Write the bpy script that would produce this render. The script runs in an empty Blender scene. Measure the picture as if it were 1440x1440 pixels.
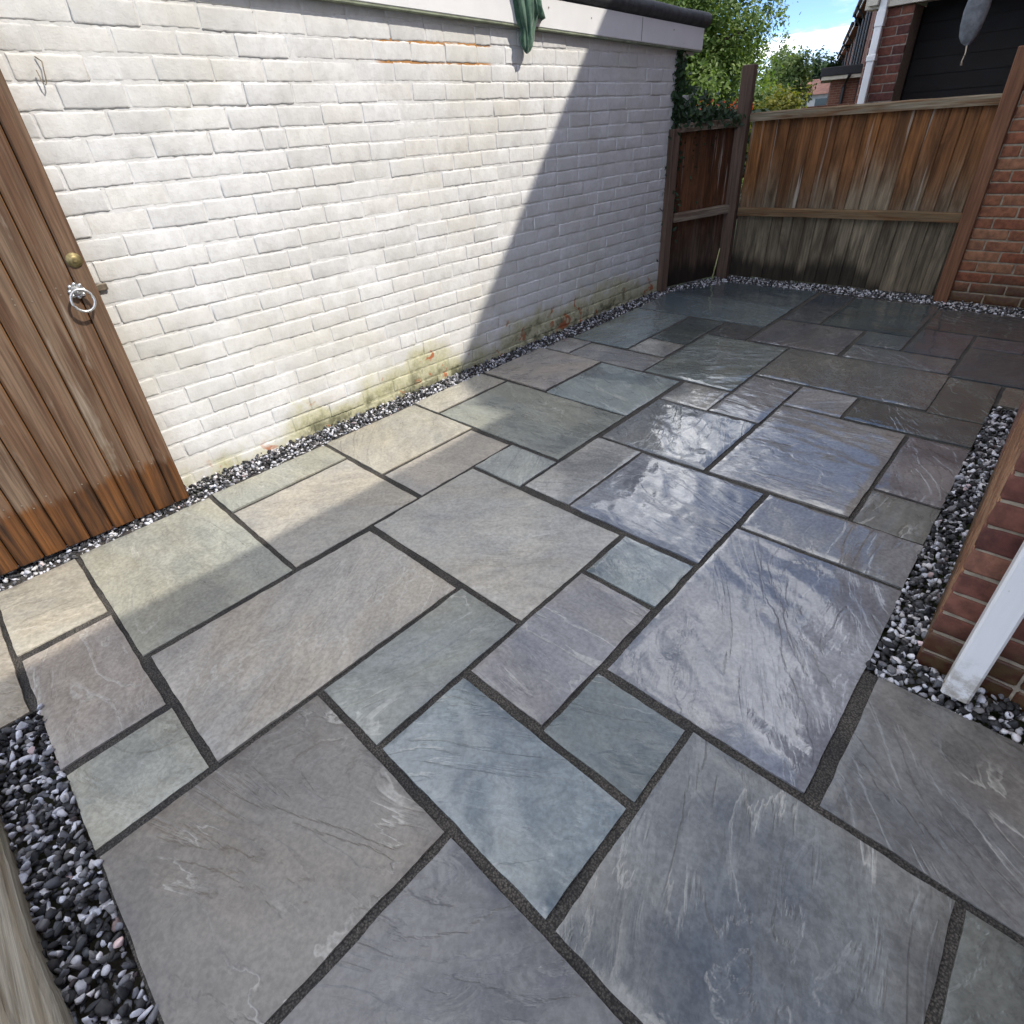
import bpy, math, random
import numpy as np
from mathutils import Matrix, Vector

random.seed(7)
RNG = np.random.default_rng(7)
SC = bpy.context.scene
COL = SC.collection

# ------------------------------------------------------------------ camera
cam_d = bpy.data.cameras.new('camera')
cam = bpy.data.objects.new('camera', cam_d)
COL.objects.link(cam)
CR = ((0.724679, 0.338224, -0.600370), (0.685500, -0.442611, 0.578087), (-0.070208, -0.830482, -0.552604))
cam.matrix_world = Matrix(((CR[0][0], -CR[0][1], -CR[0][2], 0.0),
                           (CR[1][0], -CR[1][1], -CR[1][2], 0.0),
                           (CR[2][0], -CR[2][1], -CR[2][2], 1.43378),
                           (0, 0, 0, 1)))
cam_d.sensor_fit = 'HORIZONTAL'
cam_d.sensor_width = 36.0
cam_d.lens = 36.0 * 770.454 / 1440.0
cam_d.shift_x = (720 - 713.464) / 1440.0
cam_d.shift_y = (693.372 - 720) / 1440.0
cam_d.clip_start = 0.05
cam_d.clip_end = 2000
SC.camera = cam

# ------------------------------------------------------------------ world, sun, exposure
SUN = Vector((1.0, 0.50, 1.275)).normalized()
SUN_EL = math.asin(SUN.z)
SUN_AZ = math.atan2(SUN.x, SUN.y)          # clockwise from +Y
world = bpy.data.worlds.new('World')
SC.world = world
world.use_nodes = True
wn = world.node_tree
for n in list(wn.nodes):
    wn.nodes.remove(n)


def N(tree, kind, **kw):
    n = tree.nodes.new(kind)
    for k, v in kw.items():
        setattr(n, k, v)
    return n


def L(tree, a, b):
    tree.links.new(a, b)


wo = N(wn, 'ShaderNodeOutputWorld')
wb = N(wn, 'ShaderNodeBackground')
wb.inputs['Strength'].default_value = 0.15
sky = N(wn, 'ShaderNodeTexSky', sky_type='NISHITA')
sky.sun_disc = False
sky.sun_elevation = SUN_EL
sky.sun_rotation = SUN_AZ
sky.altitude = 60
sky.air_density = 0.36
sky.dust_density = 0.0
sky.ozone_density = 3.5
wtc = N(wn, 'ShaderNodeTexCoord')
wsep = N(wn, 'ShaderNodeSeparateXYZ')
L(wn, wtc.outputs['Generated'], wsep.inputs[0])


def wmath(op, a, b=None, clamp=False):
    m = N(wn, 'ShaderNodeMath', operation=op, use_clamp=clamp)
    for i, v in enumerate((a, b)):
        if v is None:
            continue
        if isinstance(v, (int, float)):
            m.inputs[i].default_value = v
        else:
            L(wn, v, m.inputs[i])
    return m.outputs[0]


zc = wmath('ADD', wmath('MAXIMUM', wsep.outputs[2], 0.0), 0.22)
wcmb = N(wn, 'ShaderNodeCombineXYZ')
L(wn, wmath('ADD', wmath('DIVIDE', wsep.outputs[0], zc), 0.0), wcmb.inputs[0])
L(wn, wmath('ADD', wmath('DIVIDE', wsep.outputs[1], zc), 3.4), wcmb.inputs[1])
wnz = N(wn, 'ShaderNodeTexNoise')
wnz.inputs['Scale'].default_value = 1.15
wnz.inputs['Detail'].default_value = 9
wnz.inputs['Roughness'].default_value = 0.58
wnz.inputs['Distortion'].default_value = 0.25
L(wn, wcmb.outputs[0], wnz.inputs['Vector'])
wmr = N(wn, 'ShaderNodeMapRange', interpolation_type='SMOOTHSTEP')
wmr.inputs['From Min'].default_value = 0.43
wmr.inputs['From Max'].default_value = 0.60
L(wn, wnz.outputs['Fac'], wmr.inputs['Value'])
wnz2 = N(wn, 'ShaderNodeTexNoise')
wnz2.inputs['Scale'].default_value = 3.1
wnz2.inputs['Detail'].default_value = 6
L(wn, wcmb.outputs[0], wnz2.inputs['Vector'])
wcr = N(wn, 'ShaderNodeMix', data_type='RGBA')
wcr.inputs['A'].default_value = (2.9, 3.2, 3.8, 1)
wcr.inputs['B'].default_value = (14.0, 14.0, 14.1, 1)
wmr2 = N(wn, 'ShaderNodeMapRange', interpolation_type='SMOOTHSTEP')
wmr2.inputs['From Min'].default_value = 0.34
wmr2.inputs['From Max'].default_value = 0.62
L(wn, wnz2.outputs['Fac'], wmr2.inputs['Value'])
L(wn, wmr2.outputs['Result'], wcr.inputs['Factor'])
wmix = N(wn, 'ShaderNodeMix', data_type='RGBA')
cl = wmath('MULTIPLY', wmr.outputs['Result'], wmath('MULTIPLY', wsep.outputs[2], 14.0, True))
L(wn, wmath('MULTIPLY', cl, 0.9), wmix.inputs['Factor'])
L(wn, sky.outputs[0], wmix.inputs['A'])
L(wn, wcr.outputs['Result'], wmix.inputs['B'])
L(wn, wmix.outputs['Result'], wb.inputs['Color'])
L(wn, wb.outputs[0], wo.inputs['Surface'])

sun_d = bpy.data.lights.new('sun', 'SUN')
sun_d.energy = 2.0
sun_d.angle = math.radians(0.45)
sun_d.color = (1.0, 0.94, 0.84)
sun = bpy.data.objects.new('sun', sun_d)
COL.objects.link(sun)
sun.rotation_euler = SUN.to_track_quat('Z', 'Y').to_euler()
sun.location = (5, 3, 8)

SC.view_settings.view_transform = 'Standard'
SC.view_settings.look = 'None'
SC.view_settings.exposure = 1.17
SC.cycles.max_bounces = 6
SC.cycles.diffuse_bounces = 3
SC.cycles.glossy_bounces = 3
SC.cycles.transmission_bounces = 3
SC.cycles.caustics_reflective = False
SC.cycles.caustics_refractive = False
SC.cycles.use_light_tree = False
SC.view_settings.gamma = 1.0
SC.view_settings.use_curve_mapping = False


# ------------------------------------------------------------------ material helpers
class MT:
    """small wrapper for building node materials"""

    def __init__(self, name):
        self.m = bpy.data.materials.new(name)
        self.m.use_nodes = True
        self.t = self.m.node_tree
        self.b = self.t.nodes['Principled BSDF']
        self.tc = self.t.nodes.new('ShaderNodeTexCoord')
        self.oi = self.t.nodes.new('ShaderNodeObjectInfo')

    def val(self, sock, v):
        if isinstance(v, (int, float)):
            sock.default_value = v
        elif isinstance(v, (tuple, list)):
            sock.default_value = tuple(v) + ((1,) if len(v) == 3 and sock.type == 'RGBA' else ())
        else:
            self.t.links.new(v, sock)

    def math(self, op, a, b=None, c=None, clamp=False):
        n = N(self.t, 'ShaderNodeMath', operation=op, use_clamp=clamp)
        for i, v in enumerate((a, b, c)):
            if v is not None:
                self.val(n.inputs[i], v)
        return n.outputs[0]

    def noise(self, vec, scale, detail=4, rough=0.55, dist=0.0, out='Fac'):
        n = N(self.t, 'ShaderNodeTexNoise')
        self.val(n.inputs['Vector'], vec)
        n.inputs['Scale'].default_value = scale
        n.inputs['Detail'].default_value = detail
        n.inputs['Roughness'].default_value = rough
        n.inputs['Distortion'].default_value = dist
        return n.outputs[out]

    def voro(self, vec, scale, feature='F1', out='Distance'):
        n = N(self.t, 'ShaderNodeTexVoronoi', feature=feature)
        self.val(n.inputs['Vector'], vec)
        n.inputs['Scale'].default_value = scale
        return n.outputs[out]

    def mix(self, f, a, b, blend='MIX'):
        n = N(self.t, 'ShaderNodeMix', data_type='RGBA', blend_type=blend)
        self.val(n.inputs['Factor'], f)
        self.val(n.inputs['A'], a)
        self.val(n.inputs['B'], b)
        return n.outputs['Result']

    def rng(self, v, a, b, c=0.0, d=1.0, smooth=True):
        n = N(self.t, 'ShaderNodeMapRange', interpolation_type='SMOOTHSTEP' if smooth else 'LINEAR')
        self.val(n.inputs['Value'], v)
        for k, x in zip(('From Min', 'From Max', 'To Min', 'To Max'), (a, b, c, d)):
            n.inputs[k].default_value = x
        return n.outputs['Result']

    def ramp(self, f, stops, interp='LINEAR'):
        n = N(self.t, 'ShaderNodeValToRGB')
        r = n.color_ramp
        r.interpolation = interp
        while len(r.elements) < len(stops):
            r.elements.new(0.5)
        for e, (p, c) in zip(r.elements, stops):
            e.position = p
            e.color = (*c, 1)
        self.val(n.inputs['Fac'], f)
        return n.outputs['Color']

    def vec(self, base, scale=(1, 1, 1), rnd=0.0, rotz=None):
        v = base
        if rotz is not None:
            r = N(self.t, 'ShaderNodeVectorRotate', rotation_type='Z_AXIS')
            self.t.links.new(v, r.inputs['Vector'])
            self.val(r.inputs['Angle'], rotz)
            v = r.outputs[0]
        n = N(self.t, 'ShaderNodeVectorMath', operation='MULTIPLY')
        self.t.links.new(v, n.inputs[0])
        n.inputs[1].default_value = scale
        v = n.outputs[0]
        if rnd:
            a = N(self.t, 'ShaderNodeVectorMath', operation='ADD')
            self.t.links.new(v, a.inputs[0])
            c = N(self.t, 'ShaderNodeCombineXYZ')
            for i, k in enumerate((rnd, rnd * 1.7, rnd * 2.3)):
                self.t.links.new(self.math('MULTIPLY', self.oi.outputs['Random'], k), c.inputs[i])
            self.t.links.new(c.outputs[0], a.inputs[1])
            v = a.outputs[0]
        return v

    def sep(self, v):
        n = N(self.t, 'ShaderNodeSeparateXYZ')
        self.t.links.new(v, n.inputs[0])
        return n.outputs

    def bump(self, h, strength=0.5, dist=0.01, prev=None):
        n = N(self.t, 'ShaderNodeBump')
        n.inputs['Strength'].default_value = strength
        n.inputs['Distance'].default_value = dist
        self.t.links.new(h, n.inputs['Height'])
        if prev is not None:
            self.t.links.new(prev, n.inputs['Normal'])
        return n.outputs[0]

    def out(self, col=None, rough=None, normal=None, spec=None, **kw):
        if col is not None:
            self.val(self.b.inputs['Base Color'], col)
        if rough is not None:
            self.val(self.b.inputs['Roughness'], rough)
        if normal is not None:
            self.t.links.new(normal, self.b.inputs['Normal'])
        if spec is not None:
            self.val(self.b.inputs['Specular IOR Level'], spec)
        for k, v in kw.items():
            self.val(self.b.inputs[k], v)
        return self.m


def m_slab():
    t = MT('riven_sandstone')
    ang = t.math('MULTIPLY', t.oi.outputs['Random'], 6.28)
    v = t.vec(t.tc.outputs['Object'], (1, 1, 1), 37.0, ang)
    va = t.vec(t.tc.outputs['Object'], (1.0, 2.3, 1), 53.0, ang)
    # riven layers: broad stretched noise broken into a few ledges
    h = t.noise(va, 1.25, 6, 0.52, 1.2)
    k = t.math('MULTIPLY', h, 9.0)
    fr = t.math('FRACT', k)
    terr = t.math('MULTIPLY', t.math('ADD', t.math('FLOOR', k), t.rng(fr, 0.0, 0.30)), 1 / 9.0)
    patch = t.rng(t.noise(v, 2.2, 2, 0.5), 0.53, 0.64)
    line = t.math('MULTIPLY', t.math('MULTIPLY', t.rng(fr, 0.04, 0.19, 1.0, 0.0), t.rng(fr, 0.0, 0.05)), patch)
    mott = t.noise(v, 2.2, 4, 0.6, 0.5)
    rip = t.noise(va, 7.0, 4, 0.6, 0.9)
    fine = t.noise(v, 75, 3, 0.65)
    base = t.oi.outputs['Color']
    c = t.mix(1.0, base, t.mix(t.rng(mott, 0.28, 0.72), (0.82, 0.85, 0.88), (1.13, 1.12, 1.08)), 'MULTIPLY')
    c = t.mix(1.0, c, t.mix(t.rng(rip, 0.30, 0.70), (0.88, 0.88, 0.88), (1.11, 1.11, 1.10)), 'MULTIPLY')
    c = t.mix(1.0, c, t.mix(t.rng(t.noise(va, 0.9, 3, 0.5, 0.6), 0.42, 0.62), (1.0, 1.0, 1.0), (1.03, 0.985, 0.92)), 'MULTIPLY')
    c = t.mix(t.math('MULTIPLY', line, 0.42), c, (0.55, 0.54, 0.49))
    c = t.mix(1.0, c, t.mix(t.rng(fine, 0.3, 0.7), (0.82, 0.82, 0.82), (1.18, 1.18, 1.18)), 'MULTIPLY')
    # water film: the slab's own wetness (object alpha) against a noise
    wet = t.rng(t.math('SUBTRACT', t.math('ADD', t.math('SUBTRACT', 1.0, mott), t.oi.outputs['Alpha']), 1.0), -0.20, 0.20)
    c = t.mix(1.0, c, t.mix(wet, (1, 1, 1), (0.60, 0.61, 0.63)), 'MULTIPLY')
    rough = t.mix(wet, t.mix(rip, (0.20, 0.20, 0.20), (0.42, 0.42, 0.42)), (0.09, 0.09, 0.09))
    hh = t.math('ADD', terr, t.math('MULTIPLY', rip, 0.20))
    hh = t.math('ADD', hh, t.math('MULTIPLY', fine, 0.016))
    n = t.bump(hh, 0.85, 0.018)
    cn = t.bump(hh, 0.16, 0.021)
    return t.out(c, rough, n, 0.6, **{'Coat Normal': cn, 'Coat Weight': t.math('MULTIPLY', wet, 0.9), 'Coat Roughness': 0.05, 'Coat IOR': 1.5})


def m_joint():
    t = MT('jointing_grit')
    v = t.tc.outputs['Object']
    a = t.voro(v, 190)
    a2 = t.noise(v, 420, 2, 0.7)
    b = t.noise(v, 5, 5, 0.65)
    c = t.mix(t.rng(a, 0.15, 0.75), (0.075, 0.071, 0.066), (0.018, 0.017, 0.016))
    c = t.mix(1.0, c, t.mix(t.rng(a2, 0.3, 0.7), (0.6, 0.6, 0.6), (1.5, 1.5, 1.5)), 'MULTIPLY')
    c = t.mix(1.0, c, t.mix(t.rng(b, 0.3, 0.7), (0.55, 0.55, 0.57), (1.5, 1.4, 1.25)), 'MULTIPLY')
    hh = t.math('ADD', t.math('MULTIPLY', a, -0.35), t.math('MULTIPLY', b, 1.2))
    return t.out(c, 0.85, t.bump(hh, 0.9, 0.005))


def m_stone():
    t = MT('gravel_stone')
    at = N(t.t, 'ShaderNodeAttribute', attribute_name='tone')
    v = t.tc.outputs['Object']
    a = t.noise(v, 120, 3, 0.6)
    c = t.mix(1.0, at.outputs['Color'], t.mix(a, (0.75, 0.75, 0.75), (1.25, 1.25, 1.25)), 'MULTIPLY')
    return t.out(c, 0.72, t.bump(a, 0.25, 0.002), 0.3)


def m_white_brick(mortar=False):
    t = MT('painted_mortar' if mortar else 'painted_brick')
    g = N(t.t, 'ShaderNodeNewGeometry').outputs['Position']
    p = t.sep(g)
    a = t.noise(g, 3.5, 4, 0.65, 0.3)
    b = t.noise(g, 38, 4, 0.7)
    f = t.noise(g, 190, 2, 0.6)
    r = t.oi.outputs['Random']
    c = t.mix(t.rng(a, 0.32, 0.68), (0.655, 0.648, 0.625), (0.76, 0.76, 0.755))
    c = t.mix(t.math('MULTIPLY', t.rng(b, 0.42, 0.68), 0.40), c, (0.56, 0.55, 0.53))
    if not mortar:
        c = t.mix(1.0, c, t.ramp(r, [(0, (0.90, 0.90, 0.90)), (0.5, (1, 1, 1)), (1, (0.98, 0.965, 0.935))]), 'MULTIPLY')
    # rain-washed grime higher up, algae and flaked paint along the foot
    gr = t.math('MULTIPLY', t.rng(t.noise(g, 1.3, 4, 0.6), 0.46, 0.7), 0.32)
    c = t.mix(gr, c, (0.58, 0.555, 0.46))
    e = t.noise(g, 6.0, 6, 0.7, 0.5)
    e2 = t.noise(g, 2.2, 3, 0.6)
    hgt = t.math('ADD', p[2], t.math('MULTIPLY', e, -0.42))
    hgt = t.math('ADD', hgt, t.math('MULTIPLY', e2, -0.55))
    along = t.math('MULTIPLY', t.rng(p[1], 0.7, 1.5, 0.0, 1.0), t.rng(p[1], 4.6, 5.2, 1.0, 0.3))
    hgt = t.math('ADD', hgt, t.math('MULTIPLY', t.math('SUBTRACT', 1.0, along), 0.16))
    alg = t.math('MULTIPLY', t.rng(hgt, -0.42, -0.20, 1.0, 0.0), 0.72)
    c = t.mix(alg, c, t.mix(t.rng(b, 0.35, 0.65), (0.36, 0.345, 0.12), (0.55, 0.52, 0.30)))
    dk = t.math('MULTIPLY', t.rng(hgt, -0.52, -0.36, 1.0, 0.0), t.rng(t.noise(g, 9, 5, 0.7), 0.42, 0.6))
    c = t.mix(t.math('MULTIPLY', dk, 0.85), c, (0.085, 0.085, 0.045))
    fl = t.math('MULTIPLY', t.rng(hgt, -0.36, -0.22, 1.0, 0.0), t.rng(t.noise(g, 7.5, 4, 0.6, 0.8), 0.60, 0.66))
    c = t.mix(fl, c, (0.42, 0.15, 0.07))
    if mortar:
        # bare orange mortar where the paint has come off below the fascia
        zz = t.math('ADD', p[2], t.math('MULTIPLY', p[1], 0.009))
        m1 = t.math('MULTIPLY', t.rng(p[1], 2.12, 2.2), t.rng(p[1], 2.92, 3.0, 1.0, 0.0))
        m2 = t.math('MULTIPLY', t.rng(zz, 1.779, 1.782), t.rng(zz, 1.882, 1.885, 1.0, 0.0))
        m3 = t.rng(t.noise(g, 5, 3, 0.5), 0.36, 0.44)
        # only bed joints, and one upright joint
        bed = t.math('MAXIMUM', t.math('MAXIMUM', t.rng(zz, 1.862, 1.864), t.rng(zz, 1.793, 1.795, 1.0, 0.0)), t.math('MULTIPLY', t.rng(p[1], 2.50, 2.505), t.rng(p[1], 2.56, 2.565, 1.0, 0.0)))
        c = t.mix(t.math('MULTIPLY', t.math('MULTIPLY', t.math('MULTIPLY', m1, m2), m3), bed), c, (0.50, 0.25, 0.09))
    hh = t.math('ADD', t.math('MULTIPLY', b, 0.75), t.math('MULTIPLY', f, 0.22))
    n = t.bump(t.math('ADD', hh, t.math('MULTIPLY', a, 0.6)), 0.5, 0.006)
    return t.out(c, 0.75, n, 0.25)


def m_red_brick(name, stops, big=False):
    t = MT(name)
    g = N(t.t, 'ShaderNodeNewGeometry').outputs['Position']
    p = t.sep(g)
    r = t.oi.outputs['Random']
    c = t.ramp(r, stops)
    a = t.noise(g, 28, 5, 0.65)
    b = t.noise(g, 130, 3, 0.6)
    c = t.mix(1.0, c, t.mix(t.rng(a, 0.3, 0.7), (0.68, 0.66, 0.66), (1.28, 1.25, 1.2)), 'MULTIPLY')
    w = t.rng(t.math('ADD', p[2], t.math('MULTIPLY', t.noise(g, 5, 4), -0.22)), -0.02, 0.10, 1.0, 0.0)
    c = t.mix(t.math('MULTIPLY', w, 0.75), c, t.mix(t.rng(a, 0.4, 0.6), (0.05, 0.018, 0.009), (0.05, 0.042, 0.014)))
    n = t.bump(a, 0.4, 0.006)
    n = t.bump(b, 0.25, 0.002, n)
    return t.out(c, t.mix(w, (0.8, 0.8, 0.8), (0.4, 0.4, 0.4)), n, 0.35)


def m_plain(name, col, rough=0.6, var=0.15, scale=12, bump=0.15, dist=0.004, spec=0.5, metal=0.0):
    t = MT(name)
    v = t.vec(t.tc.outputs['Object'], (1, 1, 1), 11.0)
    a = t.noise(v, scale, 5, 0.6)
    lo = tuple(x * (1 - var) for x in col)
    hi = tuple(min(1, x * (1 + var)) for x in col)
    c = t.mix(t.rng(a, 0.3, 0.7), lo, hi)
    return t.out(c, t.mix(a, (rough * 0.85,) * 3, (min(1, rough * 1.15),) * 3), t.bump(a, bump, dist), spec, Metallic=metal)


def m_gate_wood():
    t = MT('gate_timber')
    o = t.tc.outputs['Object']
    v = t.vec(o, (9, 14, 0.9), 23.0)
    vg = t.vec(o, (60, 90, 2.2), 23.0)
    a = t.noise(v, 1.6, 5, 0.6, 0.7)
    g = t.noise(vg, 1.3, 4, 0.6, 0.5)
    p = t.sep(o)
    r = t.oi.outputs['Random']
    c = t.mix(t.rng(a, 0.35, 0.65), (0.090, 0.050, 0.030), (0.185, 0.130, 0.088))
    c = t.mix(t.math('MULTIPLY', t.rng(r, 0.2, 0.9), 0.30), c, (0.17, 0.082, 0.038))
    pp = t.noise(t.vec(o, (5, 8, 2.2), 41.0), 1.3, 4, 0.65, 0.5)
    c = t.mix(t.math('MULTIPLY', t.rng(pp, 0.58, 0.70), 0.55), c, (0.29, 0.245, 0.195))
    ed = t.rng(t.math('ABSOLUTE', p[1]), 0.036, 0.043)
    c = t.mix(t.math('MULTIPLY', ed, 0.6), c, (0.25, 0.118, 0.045))
    c = t.mix(1.0, c, t.mix(t.rng(g, 0.3, 0.7), (0.66, 0.64, 0.62), (1.2, 1.2, 1.2)), 'MULTIPLY')
    kn = t.voro(t.vec(o, (9, 1, 2.3), 31.0), 1.0)
    c = t.mix(t.math('MULTIPLY', t.rng(kn, 0.06, 0.13, 1.0, 0.0), 0.7), c, (0.17, 0.085, 0.04))
    # splash line: the foot of every board is soaked
    wl = t.math('ADD', p[2], t.math('MULTIPLY', t.noise(t.vec(o, (22, 22, 1.0), 9.0), 1.0, 4, 0.7), -0.24))
    w = t.rng(wl, 0.095, 0.14, 1.0, 0.0)
    wc = t.mix(t.rng(a, 0.3, 0.66), (0.045, 0.022, 0.012), (0.165, 0.066, 0.020))
    wc = t.mix(1.0, wc, t.mix(t.rng(g, 0.3, 0.7), (0.6, 0.6, 0.6), (1.2, 1.2, 1.2)), 'MULTIPLY')
    c = t.mix(w, c, wc)
    n = t.bump(g, 0.45, 0.004)
    return t.out(c, t.mix(w, (0.72, 0.72, 0.72), (0.42, 0.42, 0.42)), n, 0.35)


def m_fence_wood(name, top, low, split, wetz, fade=False):
    t = MT(name)
    o = t.tc.outputs['Object']
    a = t.noise(t.vec(o, (8, 8, 1.6), 29.0), 1.4, 4, 0.62, 0.6)
    g = t.noise(t.vec(o, (60, 60, 2.0), 29.0), 1.2, 3, 0.6, 0.4)
    p = t.sep(o)
    r = t.oi.outputs['Random']
    r2 = t.math('FRACT', t.math('MULTIPLY', r, 7.31))
    tc_ = t.mix(t.rng(a, 0.3, 0.7), tuple(x * 0.55 for x in top), tuple(x * 1.35 for x in top))
    tc_ = t.mix(1.0, tc_, t.ramp(r, [(0, (0.72, 0.68, 0.66)), (0.4, (1, 1, 1)), (0.7, (0.85, 0.88, 0.92)), (1, (1.35, 1.3, 1.12))]), 'MULTIPLY')
    lc = t.mix(t.rng(a, 0.3, 0.7), tuple(x * 0.5 for x in low), tuple(x * 1.35 for x in low))
    lc = t.mix(1.0, lc, t.mix(r2, (0.75, 0.72, 0.68), (1.25, 1.22, 1.15)), 'MULTIPLY')
    s = t.rng(t.math('ADD', p[2], t.math('ADD', t.math('MULTIPLY', a, -0.5), t.math('MULTIPLY', r2, -0.22))), split - 0.66, split - 0.12)
    c = t.mix(s, lc, tc_)
    # pale bare streaks
    sn = t.noise(t.vec(o, (22, 22, 0.8), 61.0), 1.0, 3, 0.6, 0.3)
    c = t.mix(t.math('MULTIPLY', t.math('MULTIPLY', t.rng(sn, 0.60, 0.70), t.rng(p[2], 0.5, 0.7)), 0.6), c, (0.50, 0.45, 0.38))
    c = t.mix(1.0, c, t.mix(t.rng(g, 0.3, 0.7), (0.68, 0.68, 0.68), (1.2, 1.2, 1.2)), 'MULTIPLY')
    wz = t.math('ADD', t.math('MULTIPLY', t.noise(t.vec(o, (14, 14, 1.2), 17.0), 1.0, 3, 0.6), -0.22), t.math('MULTIPLY', r, -0.08))
    wl = t.math('ADD', p[2], wz)
    if fade:
        lx = t.sep(t.oi.outputs['Location'])[0]
        wl = t.math('ADD', wl, t.rng(lx, -1.45, -1.15, 0.0, 0.20))
    w = t.rng(wl, wetz - 0.07, wetz + 0.07, 1.0, 0.0)
    c = t.mix(t.math('MULTIPLY', w, 0.85), c, (0.012, 0.009, 0.006))
    return t.out(c, 0.75, t.bump(g, 0.5, 0.004), 0.3)


def m_rail(name, col, grey):
    t = MT(name)
    o = t.tc.outputs['Object']
    v = t.vec(o, (1.2, 16, 16), 19.0)
    a = t.noise(v, 1.6, 5, 0.6, 0.5)
    g = t.noise(t.vec(o, (3, 80, 80), 19.0), 1.2, 4, 0.6, 0.3)
    c = t.mix(t.rng(a, 0.34, 0.62), col, grey)
    c = t.mix(1.0, c, t.mix(t.rng(g, 0.3, 0.7), (0.65, 0.65, 0.65), (1.25, 1.25, 1.25)), 'MULTIPLY')
    return t.out(c, 0.8, t.bump(g, 0.45, 0.004), 0.3)


def m_post(name, col):
    t = MT(name)
    o = t.tc.outputs['Object']
    a = t.noise(t.vec(o, (9, 9, 0.8), 13.0), 1.5, 5, 0.6, 0.5)
    g = t.noise(t.vec(o, (60, 60, 2.2), 13.0), 1.2, 4, 0.6, 0.3)
    c = t.mix(t.rng(a, 0.3, 0.7), tuple(x * 0.75 for x in col), tuple(x * 1.25 for x in col))
    c = t.mix(1.0, c, t.mix(t.rng(g, 0.3, 0.7), (0.7, 0.7, 0.7), (1.2, 1.2, 1.2)), 'MULTIPLY')
    return t.out(c, 0.75, t.bump(g, 0.4, 0.004), 0.3)


def m_leaf(name, a, b, trans=0.35):
    t = MT(name)
    g = N(t.t, 'ShaderNodeNewGeometry')
    r = g.outputs['Random Per Island']
    c = t.mix(r, a, b)
    cl_ = t.noise(g.outputs['Position'], 1.1, 3, 0.6)
    c = t.mix(1.0, c, t.mix(t.rng(cl_, 0.35, 0.65), (0.72, 0.78, 0.7), (1.25, 1.2, 1.0)), 'MULTIPLY')
    t.out(c, 0.5, None, 0.3)
    tr = N(t.t, 'ShaderNodeBsdfTranslucent')
    t.t.links.new(t.mix(1.0, c, (1.25, 1.3, 0.5), 'MULTIPLY'), tr.inputs['Color'])
    mx = N(t.t, 'ShaderNodeMixShader')
    mx.inputs[0].default_value = trans
    t.t.links.new(t.b.outputs[0], mx.inputs[1])
    t.t.links.new(tr.outputs[0], mx.inputs[2])
    t.t.links.new(mx.outputs[0], t.t.nodes['Material Output'].inputs['Surface'])
    return t.m


def m_brickwork(name, c1, c2, mortar, scale=1.0):
    """far brickwork: too small in the picture to build brick by brick"""
    t = MT(name)
    g = t.tc.outputs['Object']
    p = t.sep(g)
    cmb = N(t.t, 'ShaderNodeCombineXYZ')
    t.t.links.new(t.math('ADD', p[0], p[1]), cmb.inputs[0])
    t.t.links.new(p[2], cmb.inputs[1])
    br = N(t.t, 'ShaderNodeTexBrick')
    t.t.links.new(cmb.outputs[0], br.inputs['Vector'])
    br.inputs['Color1'].default_value = (*c1, 1)
    br.inputs['Color2'].default_value = (*c2, 1)
    br.inputs['Mortar'].default_value = (*mortar, 1)
    br.inputs['Scale'].default_value = 1.0
    br.inputs['Mortar Size'].default_value = 0.006 * scale
    br.inputs['Brick Width'].default_value = 0.235 * scale
    br.inputs['Row Height'].default_value = 0.0775 * scale
    a = t.noise(g, 6, 5, 0.6)
    c = t.mix(1.0, br.outputs['Color'], t.mix(a, (0.75, 0.75, 0.75), (1.25, 1.22, 1.2)), 'MULTIPLY')
    return t.out(c, 0.85, t.bump(br.outputs['Fac'], -0.3, 0.004), 0.25)


def m_cloth():
    t = MT('green_cloth')
    o = t.tc.outputs['Object']
    a = t.noise(o, 14, 4, 0.6)
    w = t.noise(t.vec(o, (1, 1, 0.2)), 160, 2, 0.5)
    c = t.mix(t.rng(a, 0.35, 0.65), (0.035, 0.085, 0.055), (0.10, 0.19, 0.125))
    return t.out(c, 0.85, t.bump(w, 0.3, 0.002), 0.2, **{'Sheen Weight': 0.4})


def m_pipe():
    t = MT('downpipe_plastic')
    o = t.tc.outputs['Object']
    z = t.sep(o)[2]
    a = t.noise(o, 26, 5, 0.7)
    b = t.noise(t.vec(o, (30, 30, 3)), 1.0, 4, 0.6)
    c = t.mix(t.rng(b, 0.4, 0.7), (0.79, 0.79, 0.79), (0.83, 0.83, 0.83))
    d = t.math('MULTIPLY', t.rng(t.math('ADD', z, t.math('MULTIPLY', a, -0.16)), -0.06, 0.10, 1.0, 0.0), t.rng(a, 0.38, 0.6))
    c = t.mix(t.math('MULTIPLY', d, 0.75), c, (0.27, 0.23, 0.16))
    sp = t.rng(t.voro(t.vec(o, (1, 1, 0.6)), 34), 0.06, 0.10, 1.0, 0.0)
    c = t.mix(t.math('MULTIPLY', sp, 0.35), c, (0.35, 0.31, 0.24))
    return t.out(c, 0.34, None, 0.5)


def m_sleeper():
    t = MT('sleeper_timber')
    o = t.tc.outputs['Object']
    a = t.noise(t.vec(o, (1.0, 18, 18), 3.0), 1.3, 6, 0.65, 0.8)
    g = t.noise(t.vec(o, (4, 130, 130), 3.0), 1.1, 4, 0.65, 0.3)
    c = t.mix(t.rng(a, 0.34, 0.66), (0.20, 0.165, 0.115), (0.40, 0.37, 0.30))
    c = t.mix(t.math('MULTIPLY', t.rng(t.noise(o, 9, 4, 0.6), 0.5, 0.68), 0.4), c, (0.24, 0.25, 0.16))
    c = t.mix(1.0, c, t.mix(t.rng(g, 0.3, 0.7), (0.7, 0.7, 0.7), (1.2, 1.2, 1.2)), 'MULTIPLY')
    n = t.bump(a, 0.5, 0.01)
    return t.out(c, 0.85, t.bump(g, 0.5, 0.004, n), 0.2)


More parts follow.
